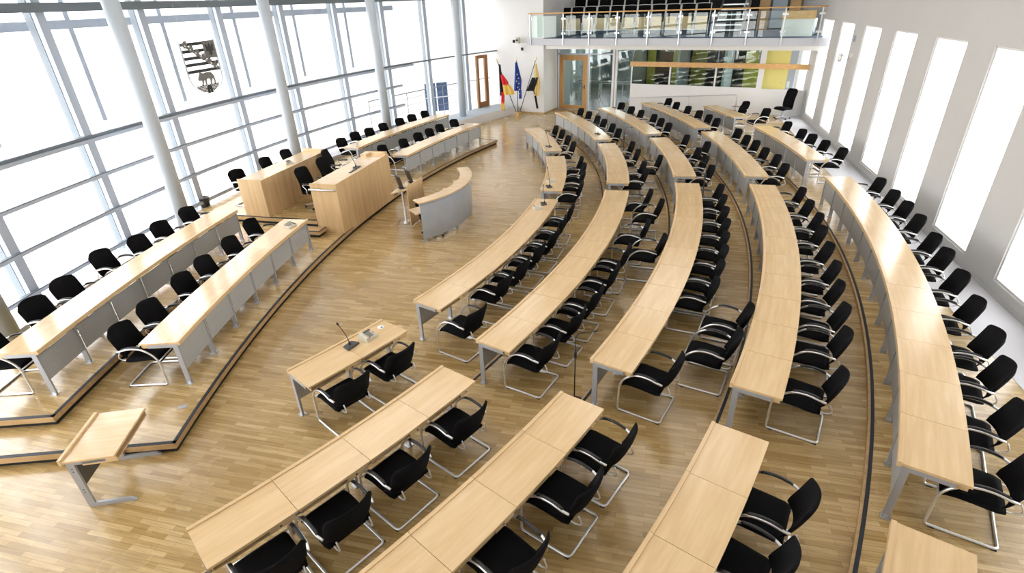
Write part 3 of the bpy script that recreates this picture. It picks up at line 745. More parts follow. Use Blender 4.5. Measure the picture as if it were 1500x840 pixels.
# ------------------------------------------------------------------ lone desk at the lower left, with C-shaped legs
def lone_desk():
    # lip along local -X side
    loc = (-5.14, 4.81, 0); rot = math.atan2(5.21 - 4.40, -5.203 + 5.081) - PI / 2
    t = thing('lone_desk', 'lone maple desk on C-shaped steel legs in front of the dais', 'desk', loc, rot)
    m_ = MB(); m_.cbox(.045, .58, -.41, .41, .715, .740, .003); obj('desktop', m_, 'maple', t)
    m_ = MB(); m_.cbox(0, .044, -.41, .41, .69, .768, .006); obj('front_lip', m_, 'maple_edge', t)
    m_ = MB(); m_.box(.22, .575, -.37, .37, .635, .645); m_.box(.22, .575, -.385, -.37, .635, .714); m_.box(.22, .575, .37, .385, .635, .714); m_.box(.215, .22, -.385, .385, .635, .714); obj('shelf', m_, 'maple_edge', t)
    m_ = MB(); m_.box(.09, .097, -.36, .36, .30, .66); obj('modesty_panel', m_, 'darkpanel', t)
    for y in (-.385, .355):
        m_ = MB(); m_.box(.05, .125, y, y + .03, 0, .7149); m_.box(.125, .46, y, y + .03, .655, .7149)
        m_.prism([(.125, 0), (.125, .055), (.50, .055), (.56, .012), (.56, 0)], y, y + .03, Matrix(((1, 0, 0, 0), (0, 0, 1, 0), (0, 1, 0, 0), (0, 0, 0, 1))))
        lo = obj('leg', m_, 'steel', t)
        s = MB()
        for z in (.60, .56, .28, .24): s.lathe([(.008, 0), (.008, .002), (0, .0025)], 8, Matrix.Translation((.088, y - .0001, z)) @ Matrix.Rotation(rad(90), 4, 'X'))
        obj('bolt', s, 'black', lo)
    return t
lone_desk()
mb = MB(); mb.box(-.06, .06, -.035, .035, 0, .003, TZ(-3.72 - 1.0, 6.0, .1505, .3)); tag(obj('floor_box_lid', mb, 'steel'), 'small grey floor box lid set in lower dais near its corner', 'floor box')

# ------------------------------------------------------------------ podium
P0 = Vector((-4.04, 12.32)); U = Vector((.258, .966)).normalized(); V = Vector((-U.y, U.x))
TP_ = Matrix(((U.x, V.x, 0, P0.x), (U.y, V.y, 0, P0.y), (0, 0, 1, 0), (0, 0, 0, 1)))
mb = MB(); mb.box(.02, 3.55, .69, 4.3, .301, .45, TP_); mb.box(.02, 3.55, .69, 1.9, .151, .30, TP_); struct('floor_podium', mb, 'floor')
mb = MB(); mb.box(-.02, .0199, .69, 4.3, .36, .449, TP_); struct('trim_18', mb, 'riser')
mb = MB(); mb.box(-.02, .05, .69, 4.3, .45, .454, TP_); struct('trim_19', mb, 'nosing')
mb = MB(); mb.box(-.01, .019, .69, 4.3, .301, .36, TP_); struct('trim_20', mb, 'gap')
t = thing('podium_step', 'small oak step with black nosing beside the front podium', 'step')
mb = MB(); mb.box(-.36, -.021, .45, 1.75, .225, .30, TP_); obj('tread', mb, 'riser', t)
mb = MB(); mb.box(-.33, -.03, .50, 1.70, .151, .224, TP_); obj('base', mb, 'gap', t)
mb = MB(); mb.box(-.36, -.31, .45, 1.75, .3001, .304, TP_); mb.box(-.31, -.021, .45, .50, .3001, .304, TP_); obj('nosing', mb, 'nosing', t)
# front podium
t = thing('front_podium', 'maple front podium with tall panels facing the open floor', 'podium')
mb = MB(); mb.box(0, 2.84, 0, .03, .10, 1.385, TP_); obj('front_panel', mb, 'maple_front', t)
mb = MB(); mb.box(0, .03, .031, .69, .15, 1.385, TP_); mb.prism([(0, 1.385), (.0, 1.41), (.03, 1.41), (.03, 1.385)], 0, .0001, TP_) if False else None
obj('side_panel', mb, 'maple_front', t)
mb = MB(); mb.box(2.81, 2.84, .031, .69, .15, 1.45, TP_); obj('side_panel', mb, 'maple_front', t)
mb = MB(); mb.box(.031, 2.809, .031, .66, 1.345, 1.375, TP_); obj('desktop', mb, 'maple', t)
mb = MB(); mb.box(2.50, 2.809, .50, .68, 1.376, 1.44, TP_); mb.box(2.72, 2.809, .031, .50, 1.376, 1.44, TP_); obj('raised_end', mb, 'maple', t)
mb = MB(); mb.box(.05, 2.79, .04, .62, .12, .16, TP_); obj('plinth', mb, 'gap', t)
mb = MB(); mb.tube([TP_ @ Vector(p) for p in ((-.05, .02, 1.25), (-.05, .70, 1.25))], .022, 10)
for v in (.12, .58): mb.tube([TP_ @ Vector((-.05, v, 1.25)), TP_ @ Vector((.001, v, 1.25))], .012, 8)
obj('handrail', mb, 'chrome', t)
# rear podium
t = thing('rear_podium', 'long maple rear podium desk nearest the glass wall', 'podium')
mb = MB(); mb.box(.03, 2.93, 2.05, 2.08, .451, 1.385, TP_); obj('front_panel', mb, 'maple_front', t)
mb = MB(); mb.box(.03, .06, 2.081, 2.72, .451, 1.40, TP_); obj('side_panel', mb, 'maple_front', t)
mb = MB(); mb.box(2.90, 2.93, 2.081, 2.72, .451, 1.46, TP_); obj('side_panel', mb, 'maple_front', t)
mb = MB(); mb.box(.061, 2.899, 2.081, 2.70, 1.35, 1.38, TP_); obj('desktop', mb, 'maple', t)
mb = MB(); mb.box(2.86, 2.899, 2.10, 2.70, 1.3801, 1.455, TP_); obj('raised_end', mb, 'maple', t)
# podium chairs
def star_base(n=5, r=.31):
    m_ = MB(); w = MB()
    for k in range(n):
        a = 2 * PI * k / n + .3; T = Matrix.Rotation(a, 4, 'Z')
        m_.sweep([[(0.02, -.026, .075), (.02, .026, .075), (.02, .026, .115), (.02, -.026, .115)], [(r, -.014, .062), (r, .014, .062), (r, .014, .082), (r, -.014, .082)]], T)
        for s in (-1, 1):
            w.lathe([(.0, -.011), (.027, -.011), (.027, .011), (.0, .011)], 12, T @ Matrix.Translation((r, s * .016, .027)) @ Matrix.Rotation(rad(90), 4, 'X'))
        w.tube([T @ Vector((r, 0, .03)), T @ Vector((r, 0, .075))], .007, 6)
    m_.lathe([(.0, .065), (.045, .065), (.045, .12), (.025, .13), (.025, .40), (0, .40)], 14)
    return m_, w
def swivel_chair(name, label, cat, loc, rot, back=.62, arms=True, group=None, w=.25):
    t = thing(name, label, cat, loc, rot, group)
    prof = [(-.25, .435), (-.15, .45), (.05, .47), (.17, .47), (.235, .45), (.25, .42)]; secs = []
    for i, (y, z) in enumerate(prof):
        ww = w if 0 < i < 5 else w * .86; th = .07 if 0 < i < 5 else .05
        secs.append([(-ww, y, z - th), (-ww - .008, y, z - th * .5), (-ww + .03, y, z), (ww - .03, y, z), (ww + .008, y, z - th * .5), (ww, y, z - th)])
    m_ = MB(); m_.sweep(secs, smooth=True); obj('seat', m_, 'fabric', t)
    secs = []
    for j in range(13):
        q = j / 12; z = .44 + back * q; y = -.27 - .10 * q + .03 * math.sin(q * PI * 1.5)
        hw = w * (1.0 - .05 * q) * (1 - .28 * max(0, (q - .85) / .15) ** 2) * (1 - .1 * max(0, (.1 - q) / .1))
        ring = []
        for i in range(9):
            s = -1 + i / 4; ring.append((s * hw, y + .045 * s * s + .028 * (1 - .6 * abs(s) ** 5), z))
        for i in range(9):
            s = 1 - i / 4; ring.append((s * hw, y + .045 * s * s - .028 * (1 - .6 * abs(s) ** 5), z))
        secs.append(ring)
    m_ = MB(); m_.sweep(secs, smooth=True); obj('backrest', m_, 'fabric', t)
    m_ = MB(); m_.tube(smoothpath([(0, -.05, .40), (0, -.25, .395), (0, -.325, .45), (0, -.33, .62)], 4), .02, 8); m_.box(-.12, .12, -.15, .10, .385, .40); obj('back_support', m_, 'alu', t)
    if arms:
        for s in (1, -1):
            m_ = MB(); x = (w + .035) * s
            m_.tube(smoothpath([(x * .8, -.02, .40), (x, -.02, .42), (x, -.02, .52), (x, -.12, .62), (x, .0, .655), (x, .16, .645)], 4), .012, 8); ao = obj('armrest', m_, 'chrome', t)
            m_ = MB(); m_.cbox(x - .025, x + .025, -.12, .17, .662, .685, .006); obj('arm_pad', m_, 'black', ao)
    b, wh = star_base(); bo = obj('star_base', b, 'chrome', t); obj('castor', wh, 'black', bo)
    return t
def pl(u, v, z): p = TP_ @ Vector((u, v, 0)); return (p.x, p.y, z)
rotP = math.atan2(-V.y, -V.x) - PI / 2
for i, (u_, v_) in enumerate(((.94, 3.22), (2.25, 3.25), (3.15, 3.2))):
    p = pl(u_, v_, .45); place_chair(p[0], p[1], p[2], rotP + rad((-6, 4, 3)[i]), 'black cantilever chair behind the rear podium, %s from its near end' % ORD[i], 'chairs behind the rear podium')
swivel_chair('executive_chair', 'tall black swivel chair at near end of the front podium', 'chair', pl(.98, 1.25, .45), rotP + rad(-8), .56, True, 'front podium chairs')
swivel_chair('executive_chair', 'largest tall black swivel chair, middle behind front podium', 'chair', pl(1.85, 1.14, .45), rotP + rad(6), .60, True, 'front podium chairs', .29)
swivel_chair('executive_chair', 'tall black swivel chair farthest behind front podium, mostly hidden', 'chair', pl(2.75, 1.55, .45), rotP + rad(10), .58, True, 'front podium chairs')
swivel_chair('office_chair', 'tall black armless swivel chair alone by the right window wall', 'chair', (11.5, 22.9, .28), rad(112), .72, False, None, .27)
swivel_chair('office_chair', 'black swivel chair tucked behind the curved metal reporters desk', 'chair', (-1.865, 12.47, 0), rad(-133), .35, False)

# ------------------------------------------------------------------ lectern with two slim screens
def lectern():
    t = thing('lectern', 'wooden speaker lectern on a chrome column before the podium', 'lectern', (-2.72, 13.41, 0))
    O = Vector((-2.72, 13.41, 0))
    def rel(x, y, z): return Vector((x, y, z)) - O
    m_ = MB(); a, b = rel(-2.505, 12.98, 0), rel(-2.23, 13.80, 0); d = (b - a).normalized(); nn = Vector((-d.y, d.x, 0))
    q = [a, b, b + nn * .025, a + nn * .025]
    m_.prism([(p.x, p.y) for p in q], .03, 1.06); obj('front_panel', m_, 'maple_front', t)
    m_ = MB(); m_.lathe([(0, 0), (.21, 0), (.21, .012), (.05, .03), (.032, .05), (.032, .90), (0, .90)], 24); obj('column', m_, 'chrome', t)
    c = rel(-2.88, 12.72, 1.0); e = rel(-2.60, 13.85, 1.0)
    m_ = MB(); pts = [(c.x, c.y), ((a + nn * .03).x, (a + nn * .03).y), ((b + nn * .03).x, (b + nn * .03).y), (e.x, e.y)]
    m_.prism(pts, .96, .985); obj('top', m_, 'maple', t)
    m_ = MB(); m_.tube([(0, 0, .88), (.15, .02, .94)], .02, 8); m_.tube([(0, 0, .75), (-.07, -.1, .80), (-.07, -.1, .93)], .014, 8); obj('bracket', m_, 'chrome', t)
    return a + O, b + O, nn
a_, b_, n_ = lectern()
for i, f in enumerate((.12, .72)):
    p = a_ + (b_ - a_) * f + n_ * .21; d = (b_ - a_).normalized(); ang = math.atan2(d.y, d.x) + rad(50)
    t = thing('screen', ('slim black screen at the near side of lectern top', 'slim black screen at the far side of lectern top')[i], 'screen', (p.x, p.y, .9855), ang, 'screens on the lectern')
    m_ = MB(); m_.cbox(-.15, .15, -.012, .012, .02, .34, .004, Matrix.Rotation(rad(-14), 4, 'X')); obj('panel', m_, 'black', t)
    m_ = MB(); m_.cbox(-.09, .09, -.07, .07, 0, .012, .003); m_.box(-.02, .02, -.015, .015, .012, .06); obj('stand', m_, 'black', t)

# ------------------------------------------------------------------ curved reporters' desk
def steno():
    c = Vector((-3.4, 13.9)); t = thing('reporters_desk', 'curved reporters desk with grey metal front and maple counter', 'desk')
    fn = lambda r, a: (c.x + r * math.cos(a), c.y + r * math.sin(a))
    A, B = rad(-56), rad(19)
    m_ = MB(); m_.arcslab(fn, 2.40, 2.412, A, B, .09, .93, 28); obj('front_panel', m_, 'steno', t)
    m_ = MB(); m_.arcslab(fn, 2.14, 2.46, A - rad(1), B + rad(2), .985, 1.015, 28); obj('counter', m_, 'maple', t)
    m_ = MB()
    for a in (-52, -28, -5, 15): m_.arcslab(fn, 2.28, 2.395, rad(a), rad(a + .7), .75, .984, 1)
    m_.arcslab(fn, 2.36, 2.399, A, B, .90, .984, 28)
    obj('counter_support', m_, 'steel', t)
    for a in (-50, -30, -12, 6):
        m_ = MB(); m_.arcslab(fn, 1.95 if a != -12 else 1.70, 2.37, rad(a - 8.8), rad(a + 8.8), .715, .74, 4); obj('work_surface', m_, 'maple', t)
    for a in (-55, -30, -6, 17):
        m_ = MB(); m_.arcslab(fn, 2.34, 2.398, rad(a), rad(a + 1.2), 0, .90, 1); p = fn(2.37, rad(a + .6)); lo = obj('leg', m_, 'steel', t)
        f = MB(); f.box(-.05, .05, -.05, .05, 0, .03, TZ(p[0] - .03, p[1], 0, rad(a))); obj('foot', f, 'alu', lo)
    return t
steno()

# ------------------------------------------------------------------ bin, flags
t = thing('waste_bin', 'dark grey waste bin on the upper dais near the glass', 'bin', (-8.2, 14.0, .30))
m_ = MB(); m_.lathe([(.0, 0), (.13, 0), (.165, .36), (.172, .36), (.172, .375), (.152, .375), (.12, .02), (0, .02)], 24); obj('body', m_, 'greyplastic', t)
FB = Vector((.63, 27.11, 0))
t = thing('flag_stand', 'small brass flag stand on the floor by the white pier', 'flag stand', FB)
m_ = MB(); m_.lathe([(0, 0), (.17, 0), (.17, .02), (.10, .05), (.05, .09), (.05, .20), (0, .20)], 20)
obj('base', m_, 'brass', t)
for d in ((-.10, .02), (0, .02), (.10, .02)):
    m_ = MB(); m_.lathe([(.0, 0), (.035, 0), (.035, .12), (0, .12)], 12, Matrix.Translation((d[0], d[1], .10))); obj('socket', m_, 'brass', t)
def cloth(name, top, bot, width, folds, mat, parent, zig=.05, ph=0.0, off=(0, 0, 0), taper=.35):
    # hanging folded cloth between two points along the pole, drooping sideways
    m_ = MB(); n, k = 14, folds * 6; vs = []; fs = []
    top, bot = Vector(top), Vector(bot)
    for i in range(n + 1):
        f = i / n; p = top.lerp(bot, f)
        wd = width * (taper + (1 - taper) * min(1, f * 1.6)) if taper < 1 else width
        for j in range(k + 1):
            s = j / k
            x = p.x + off[0] + s * wd; y = p.y + off[1] + zig * math.sin(s * folds * 2 * PI + ph + f) * (.4 + .6 * f)
            vs.append((x, y, p.z + off[2]))
    for i in range(n):
        for j in range(k):
            a = i * (k + 1) + j; fs.append((a, a + 1, a + k + 2, a + k + 1))
    m_.add(vs, fs, True); return obj(name, m_, mat, parent)
def flag(name, label, lean, bands, extra=None):
    t = thing(name, label, 'flag', FB + Vector((lean * .10, .02, .2215)), 0, 'flags by the pier')
    top = Vector((lean * .78, .02, 2.26))
    m_ = MB(); m_.tube([(0, 0, .012), top], .016, 8); obj('pole', m_, 'black', t)
    m_ = MB(); d = top.normalized(); m_.tube([top, top + d * .03, top + d * .09, top + d * .16, top + d * .22], [.014, .03, .018, .022, .004], 8); obj('finial', m_, 'brass', t)
    for b in bands: cloth(b[0], b[1], b[2], b[3], b[4], b[5], t, *b[6:])
    if extra: extra(t)
    return t
flag('german_flag', 'drooping black red and gold flag, leftmost beside the pier', -1,
     [('black_band', (-.74, .02, 2.18), (-.74, .02, .78), .17, 2, 'flag_black', .04, 0.0, (0, 0, 0), .5),
      ('red_band', (-.68, -.01, 1.72), (-.60, -.01, 1.22), .30, 2, 'flag_red', .04, .8, (0, -.03, 0), .45),
      ('gold_band', (-.60, -.02, 1.28), (-.54, -.02, .82), .50, 2, 'flag_gold', .04, 1.6, (0, -.05, 0), .7),
      ('red_tail', (-.66, -.01, .95), (-.70, -.01, .42), .16, 2, 'flag_red', .03, 1.0, (0, -.02, 0), 1),
      ('gold_tail', (-.70, -.01, .48), (-.74, -.01, .10), .20, 2, 'flag_gold', .03, 1.4, (0, -.02, 0), 1)])
def stars(t):
    m_ = MB()
    for i, (x, z) in enumerate(((.01, 1.72), (.06, 1.55), (-.03, 1.42), (.08, 1.32), (.02, 1.15), (.10, 1.05), (.09, .86))):
        pts = []
        for q in range(10):
            r = .045 if q % 2 == 0 else .018; pts.append((r * math.sin(q * PI / 5), r * math.cos(q * PI / 5)))
        m_.prism(pts, 0, .004, Matrix.Translation((x, -.115, z)) @ Matrix.Rotation(rad(90), 4, 'X'))
    obj('star', m_, 'star', t)
flag('european_flag', 'drooping blue flag with gold stars between the other two flags', 0,
     [('blue_cloth', (0, 0, 2.25), (-.10, 0, .98), .34, 3, 'flag_blue', .06, 0, (-.06, 0, 0), .25),
      ('blue_fold', (.05, 0, 1.6), (.07, 0, .62), .13, 2, 'flag_blue', .04, 1, (0, -.09, 0), .6)], stars)
flag('state_flag', 'drooping yellow and black flag, rightmost beside the pier', 1,
     [('yellow_band', (.76, .02, 2.15), (.66, .02, .72), .30, 2, 'flag_yellow', .05, .5, (0, -.02, 0), .3),
      ('black_band', (.66, .0, 1.55), (.38, .0, .95), .36, 2, 'flag_black', .04, 0, (-.05, -.04, 0), .8),
      ('black_tail', (.66, .0, .95), (.80, .0, .12), .10, 2, 'flag_black', .03, 0, (0, -.01, 0), 1)])

# ------------------------------------------------------------------ coat of arms hung at the glass
def coat():
    x, y = gpt(31.30, 14.45); T0_ = Matrix.Translation((x, y, 3.14)) @ Matrix.Rotation(rad(-90) + rad(180 - 15.1), 4, 'Z')
    # local: X across (to the viewer's right), -Y... build in XZ, thickness along Y
    t = thing('coat_of_arms', 'shield shaped coat of arms with bear hanging before the glass wall', 'emblem')
    t.matrix_world = T0_
    W, H = .60, 1.30
    def shape(w, h, n=14):
        pts = [(-w, h)]
        for i in range(n + 1):
            a = PI * i / n; pts.append((-w * math.cos(a), h * .42 - h * .42 * math.sin(a)))
        pts.append((w, h)); return pts
    XZ = Matrix(((1, 0, 0, 0), (0, 0, -1, 0), (0, 1, 0, 0), (0, 0, 0, 1)))
    outer = shape(W, H); inner = [(p[0] * .93, .05 + (p[1] - .05) * .955 + .0) for p in shape(W, H)]
    m_ = MB(); n = len(outer)
    vs = [(p[0], q, p[1]) for q in (-.03, .03) for p in outer] + [(p[0], q, p[1]) for q in (-.03, .03) for p in inner]; fs = []
    for i in range(n - 1):
        fs += [(i, i + 1, n + i + 1, n + i), (2 * n + i, 3 * n + i, 3 * n + i + 1, 2 * n + i + 1), (i, 2 * n + i, 2 * n + i + 1, i + 1), (n + i, n + i + 1, 3 * n + i + 1, 3 * n + i)]
    m_.add(vs, fs); obj('rim', m_, 'column', t)
    for z in (1.22, 1.06, .90, .75, .59):
        m_ = MB(); m_.box(-.55, .55, -.02, .02, z - .035, z + .035); obj('black_bar', m_, 'shield_dark', t)
    m_ = MB()
    a, b = Vector((-.50, 0, 1.24)), Vector((.50, 0, .60)); d = (b - a); L = d.length; ang = math.atan2(d.z, d.x)
    TT = Matrix.Translation(a) @ Matrix.Rotation(-ang, 4, 'Y')
    m_.box(0, L, -.036, -.021, -.035, .035, TT)
    for i in range(6):
        xx = L * (i + .4) / 6
        m_.prism([(xx - .05, .03), (xx - .075, .10), (xx - .03, .085), (xx, .15), (xx + .03, .085), (xx + .075, .10), (xx + .05, .03)], .021, .036, TT @ XZ)
        m_.prism([(xx - .05, -.03), (xx, -.07), (xx + .05, -.03)], .021, .036, TT @ XZ)
    cc = obj('crancelin', m_, 'shield_grey', t)
    m_ = MB()
    for i in range(7):
        xx = L * (i + .5) / 7; m_.prism([(xx - .03, 0), (xx, .022), (xx + .03, 0), (xx, -.022)], .037, .041, TT @ XZ)
    obj('lozenge', m_, 'shield_white', cc)
    m_ = MB(); m_.box(.16, .55, -.046, -.022, .86, 1.27); q = obj('eagle_field', m_, 'shield_grey', t)
    m_ = MB(); e = [(.355, 1.22), (.385, 1.17), (.40, 1.12), (.47, 1.20), (.50, 1.17), (.47, 1.08), (.50, 1.02), (.43, 1.03), (.40, .99), (.44, .93), (.38, .95), (.355, .90), (.33, .95), (.27, .93), (.31, .99), (.28, 1.03), (.21, 1.02), (.24, 1.08), (.21, 1.17), (.24, 1.20), (.31, 1.12), (.325, 1.17)]
    m_.prism(list(reversed(e)), .047, .053, XZ); obj('eagle', m_, 'shield_dark', q)
    m_ = MB(); bear = [(-.29, .41), (-.285, .365), (-.215, .36), (-.17, .36), (-.185, .29), (-.225, .25), (-.17, .245), (-.135, .31), (-.10, .375), (-.075, .36), (-.075, .25), (-.035, .245), (-.025, .35), (.0, .38), (.10, .385), (.115, .33), (.10, .27), (.085, .245), (.135, .245), (.165, .33), (.195, .38), (.225, .36), (.245, .29), (.225, .25), (.275, .245), (.285, .34), (.27, .44), (.20, .525), (.06, .545), (-.06, .525), (-.14, .55), (-.175, .565), (-.20, .53), (-.25, .47)]
    m_.prism(list(reversed(bear)), .0, .03, XZ); obj('bear', m_, 'shield_grey', t)
    m_ = MB(); bw = [(-W * .93, H * .42 * .58)] ; bw = []
    for i in range(25):
        aa = PI * i / 24; px_, pz_ = -W * .92 * math.cos(aa), .05 + H * .40 - H * .40 * math.sin(aa)
        if pz_ <= .245: bw.append((px_, pz_))
    bw = [(bw[0][0] - .015, .245)] + bw + [(bw[-1][0] + .015, .245)]
    m_.prism(bw, -.012, .012, XZ); obj('brick_wall', m_, 'shield_brick', t)
    m_ = MB(); m_.prism(list(reversed([(-.06, .04), (-.06, .17), (-.03, .22), (.02, .235), (.07, .22), (.10, .17), (.10, .04), (.04, .04), (.04, .13), (.0, .13), (.0, .04)])), -.01, .03, XZ); obj('gate', m_, 'shield_dark', t)
    for xx in (-.4, .4):
        m_ = MB(); m_.tube([(xx, 0, 1.3), (xx, 0, 2.1)], .004, 5); obj('hanger_wire', m_, 'alu', t)
coat()

# ------------------------------------------------------------------ phones, microphones and small things
def gooseneck(t, p0, p1, p2, r=.006):
    m_ = MB(); m_.tube(smoothpath([p0, p1, p2], 6), r, 6); no = obj('gooseneck', m_, 'black', t)
    d = (Vector(p2) - Vector(p1)).normalized(); q = Vector(p2)
    m_ = MB(); m_.tube([q, q + d * .015, q + d * .05, q + d * .06], [.008, .014, .014, .006], 8); obj('mic_head', m_, 'black', no)
def phone(label, loc, rot, mic=False, group='desk telephones'):
    t = thing('desk_phone', label, 'telephone', loc, rot, group)
    m_ = MB(); m_.add([(-.11, -.10, 0), (.11, -.10, 0), (.11, .10, 0), (-.11, .10, 0), (-.105, -.095, .03), (.105, -.095, .03), (.105, .095, .07), (-.105, .095, .07)],
                      [(3, 2, 1, 0), (4, 5, 6, 7), (0, 1, 5, 4), (1, 2, 6, 5), (2, 3, 7, 6), (3, 0, 4, 7)]); obj('body', m_, 'beige', t)
    T = Matrix.Translation((0, 0, .051)) @ Matrix.Rotation(math.atan2(.04, .19), 4, 'X')
    m_ = MB(); m_.cbox(-.10, -.05, -.09, .09, .0, .045, .012, T); obj('handset', m_, 'beige', t)
    m_ = MB()
    for i in range(3):
        for j in range(4): m_.box(-.02 + i * .028, .0 + i * .028, -.06 + j * .026, -.042 + j * .026, 0, .008, T)
    obj('keypad', m_, 'key', t)
    m_ = MB(); m_.box(-.02, .095, .055, .085, 0, .006, T); obj('display', m_, 'greyplastic', t)
    m_ = MB(); m_.box(.082, .096, -.02, .0, 0, .007, T); m_.box(-.04, -.026, -.08, -.066, 0, .007, T); obj('button', m_, 'red', t)
    return t
def mic(label, loc, rot, h=.36, lean=.16, group='gooseneck microphones'):
    t = thing('desk_microphone', label, 'microphone', loc, rot, group)
    m_ = MB(); m_.prism([(-.11, -.06), (.11, -.06), (.08, .07), (-.08, .07)], 0, .03); obj('base', m_, 'greyplastic', t)
    m_ = MB(); m_.lathe([(.0, .0), (.016, 0), (.012, .05), (0, .05)], 10, Matrix.Translation((0, .02, .03))); obj('collar', m_, 'black', t)
    gooseneck(t, (0, .02, .07), (-lean * .35, .02, h * .55), (-lean, .02, h)); return t
def at(k, ph, dr, z=.74):
    c, R, lev = ROWS[k]; a = rad(ph); return (c[0] + (R + dr) * math.cos(a), c[1] + (R + dr) * math.sin(a), lev + z), a + PI / 2
TT_ = .7402
l, r_ = at('A', -38.95, .24, TT_); phone('beige desk telephone beside the microphone on the foreground inner desks', l, r_ + rad(4))
l, r_ = at('A', -40.0, .22, TT_); mic('tall black gooseneck microphone on the foreground desk of innermost row', l, r_ + rad(10), .42, .12)
l, r_ = at('A', -17.8, .24, TT_); phone('beige desk telephone at far end of long innermost row', l, r_ + rad(30))
l, r_ = at('A', -16.6, .3, TT_); mic('black gooseneck microphone at far end of long innermost row', l, r_ + rad(200), .38, .16)
l, r_ = at('A', -11.9, .2, TT_); mic('black gooseneck microphone on near end of the short innermost block', l, r_ + rad(200), .42, .2)
l, r_ = at('A', -10.3, .22, TT_); phone('beige desk telephone beside the microphone on the short innermost block', l, r_ + rad(20))
l, r_ = at('A', 3.4, .22, TT_); mic('black gooseneck microphone on the farthest innermost block', l, r_ + rad(200), .40, .2)
l, r_ = at('B', 4.2, .27, TT_); mic('flat based black gooseneck microphone on farthest second row block', l, r_ + rad(200), .36, .12)
l, r_ = at('L', 172.0, .2, TT_); phone('beige desk telephone on the front dais row near podium', l, r_ + rad(60))
p = pl(1.55, 2.30, 1.3802); phone('beige desk telephone lying on the rear podium top', p, rotP + rad(150))
p = pl(1.45, .22, 1.3752); mic('thin black gooseneck microphone on the front podium top', p, rotP + rad(180), .38, .2)
t = thing('control_strip', 'flat black control strip lying on the front podium top', 'control panel', pl(1.15, .17, 1.3752), rotP)
m_ = MB(); m_.cbox(-.17, .17, -.03, .03, 0, .012, .003); obj('strip', m_, 'black', t)
l, r_ = at('A', -37.9, .17, TT_)
t = thing('cable_grommet', 'round white cable outlet in the foreground desk top', 'cable outlet', l, r_)
m_ = MB(); m_.lathe([(0, 0), (.05, 0), (.05, .004), (0, .005)], 18); obj('cover', m_, 'paper', t)
m_ = MB(); m_.box(-.014, .014, -.03, .0, .0051, .007); obj('slot', m_, 'black', t)
# floor microphone stands
def mic_stand(label, loc, rot, h=1.12):
    t = thing('microphone_stand', label, 'microphone stand', loc, rot, 'floor microphone stands')
    m_ = MB(); m_.lathe([(0, 0), (.13, 0), (.13, .012), (.03, .025), (.014, .03), (.014, .1), (0, .1)], 18); obj('base', m_, 'black', t)
    m_ = MB(); m_.tube([(0, 0, .09), (0, 0, h * .78)], .009, 8); obj('pole', m_, 'black', t)
    m_ = MB(); m_.tube([(0, 0, h * .68), (0, 0, h * .80)], .02, 8); obj('grip', m_, 'black', t)
    gooseneck(t, (0, 0, h * .79), (.02, 0, h), (.24, 0, h + .015)); return t
mic_stand('black floor microphone stand in near aisle beside second curved row', (.803, 5.86, .07), rad(10))
mic_stand('black floor microphone stand near the oak door', (4.55, 27.0, 0), rad(35))
c_, R_, z_ = ROWS['C']
mic_stand('black floor microphone stand in the aisle of third curved row', (c_[0] + (R_ + .75) * math.cos(rad(-12.2)), c_[1] + (R_ + .75) * math.sin(rad(-12.2)), .14), rad(100))
mic_stand('black floor microphone stand beyond the second curved row short block', (ROWS['B'][0][0] + 20.35 * math.cos(rad(1.0)), ROWS['B'][0][1] + 20.35 * math.sin(rad(1.0)), .07), rad(20))
# handrail before the partition
t = thing('handrail', 'thin steel handrail in front of the white partition', 'railing')
pr = [TE @ Vector(p) for p in ((4.1, .35, .07), (4.1, .35, .75), (8.9, .35, 1.1), (8.9, .35, .28))]
m_ = MB(); m_.tube(fillet(pr, .12), .018, 8); obj('rail', m_, 'alu', t)
m_ = MB(); m_.tube([TE @ Vector((6.9, .35, .28)), TE @ Vector((6.9, .35, .95))], .014, 8); obj('post', m_, 'alu', t)
# wall camera (right wall), cameras on the pier
def wall_cam(label, base, n, group='wall cameras'):
    t = thing('wall_camera', label, 'camera', base, math.atan2(n.y, n.x) - PI / 2, group)
    m_ = MB(); m_.box(-.05, .05, 0, .03, -.06, .06); m_.tube(fillet([(0, .03, 0), (0, .2, 0), (.12, .3, .02)], .05), .015, 8); obj('bracket', m_, 'lamp', t)
    m_ = MB(); m_.lathe([(0, 0), (.06, 0), (.06, .2), (0, .2)], 14, Matrix.Translation((.12, .3, -.14))); b = obj('housing', m_, 'lamp', t)
    m_ = MB(); m_.lathe([(0, 0), (.045, 0), (.05, .02), (0, .02)], 14, Matrix.Translation((.12, .3, -.165))); obj('lens', m_, 'greyplastic', b)
p = TR @ Vector((9.55, 0, 3.1)); wall_cam('white wall camera on bracket between the tall right windows', p, RN)
p = TR @ Vector((9.62, 0, 3.6)); t = thing('wall_sensor', 'small grey sensor box on right wall above the camera', 'sensor', p, math.atan2(RN.y, RN.x) - PI / 2)
m_ = MB(); m_.cbox(-.05, .05, 0, .07, -.09, .09, .01); obj('housing', m_, 'bluegrey', t)
t = thing('pier_camera', 'white camera with black lights on the pier below gallery corner', 'camera', TE @ Vector((-.95, 1.55, 3.24)), math.atan2(NE.y, NE.x) - PI / 2)
m_ = MB(); m_.tube(fillet([(-.25, .0, -.05), (-.2, .22, -.05), (.25, .22, .05)], .08), .015, 8); m_.tube(smoothpath([(.28, .22, 0), (.22, .2, -.28), (.05, .2, -.36), (-.08, .2, -.12)], 5), .008, 6); obj('bracket', m_, 'lamp', t)
m_ = MB(); m_.cbox(-.06, .12, .16, .36, -.02, .24, .03); h = obj('housing', m_, 'beige', t)
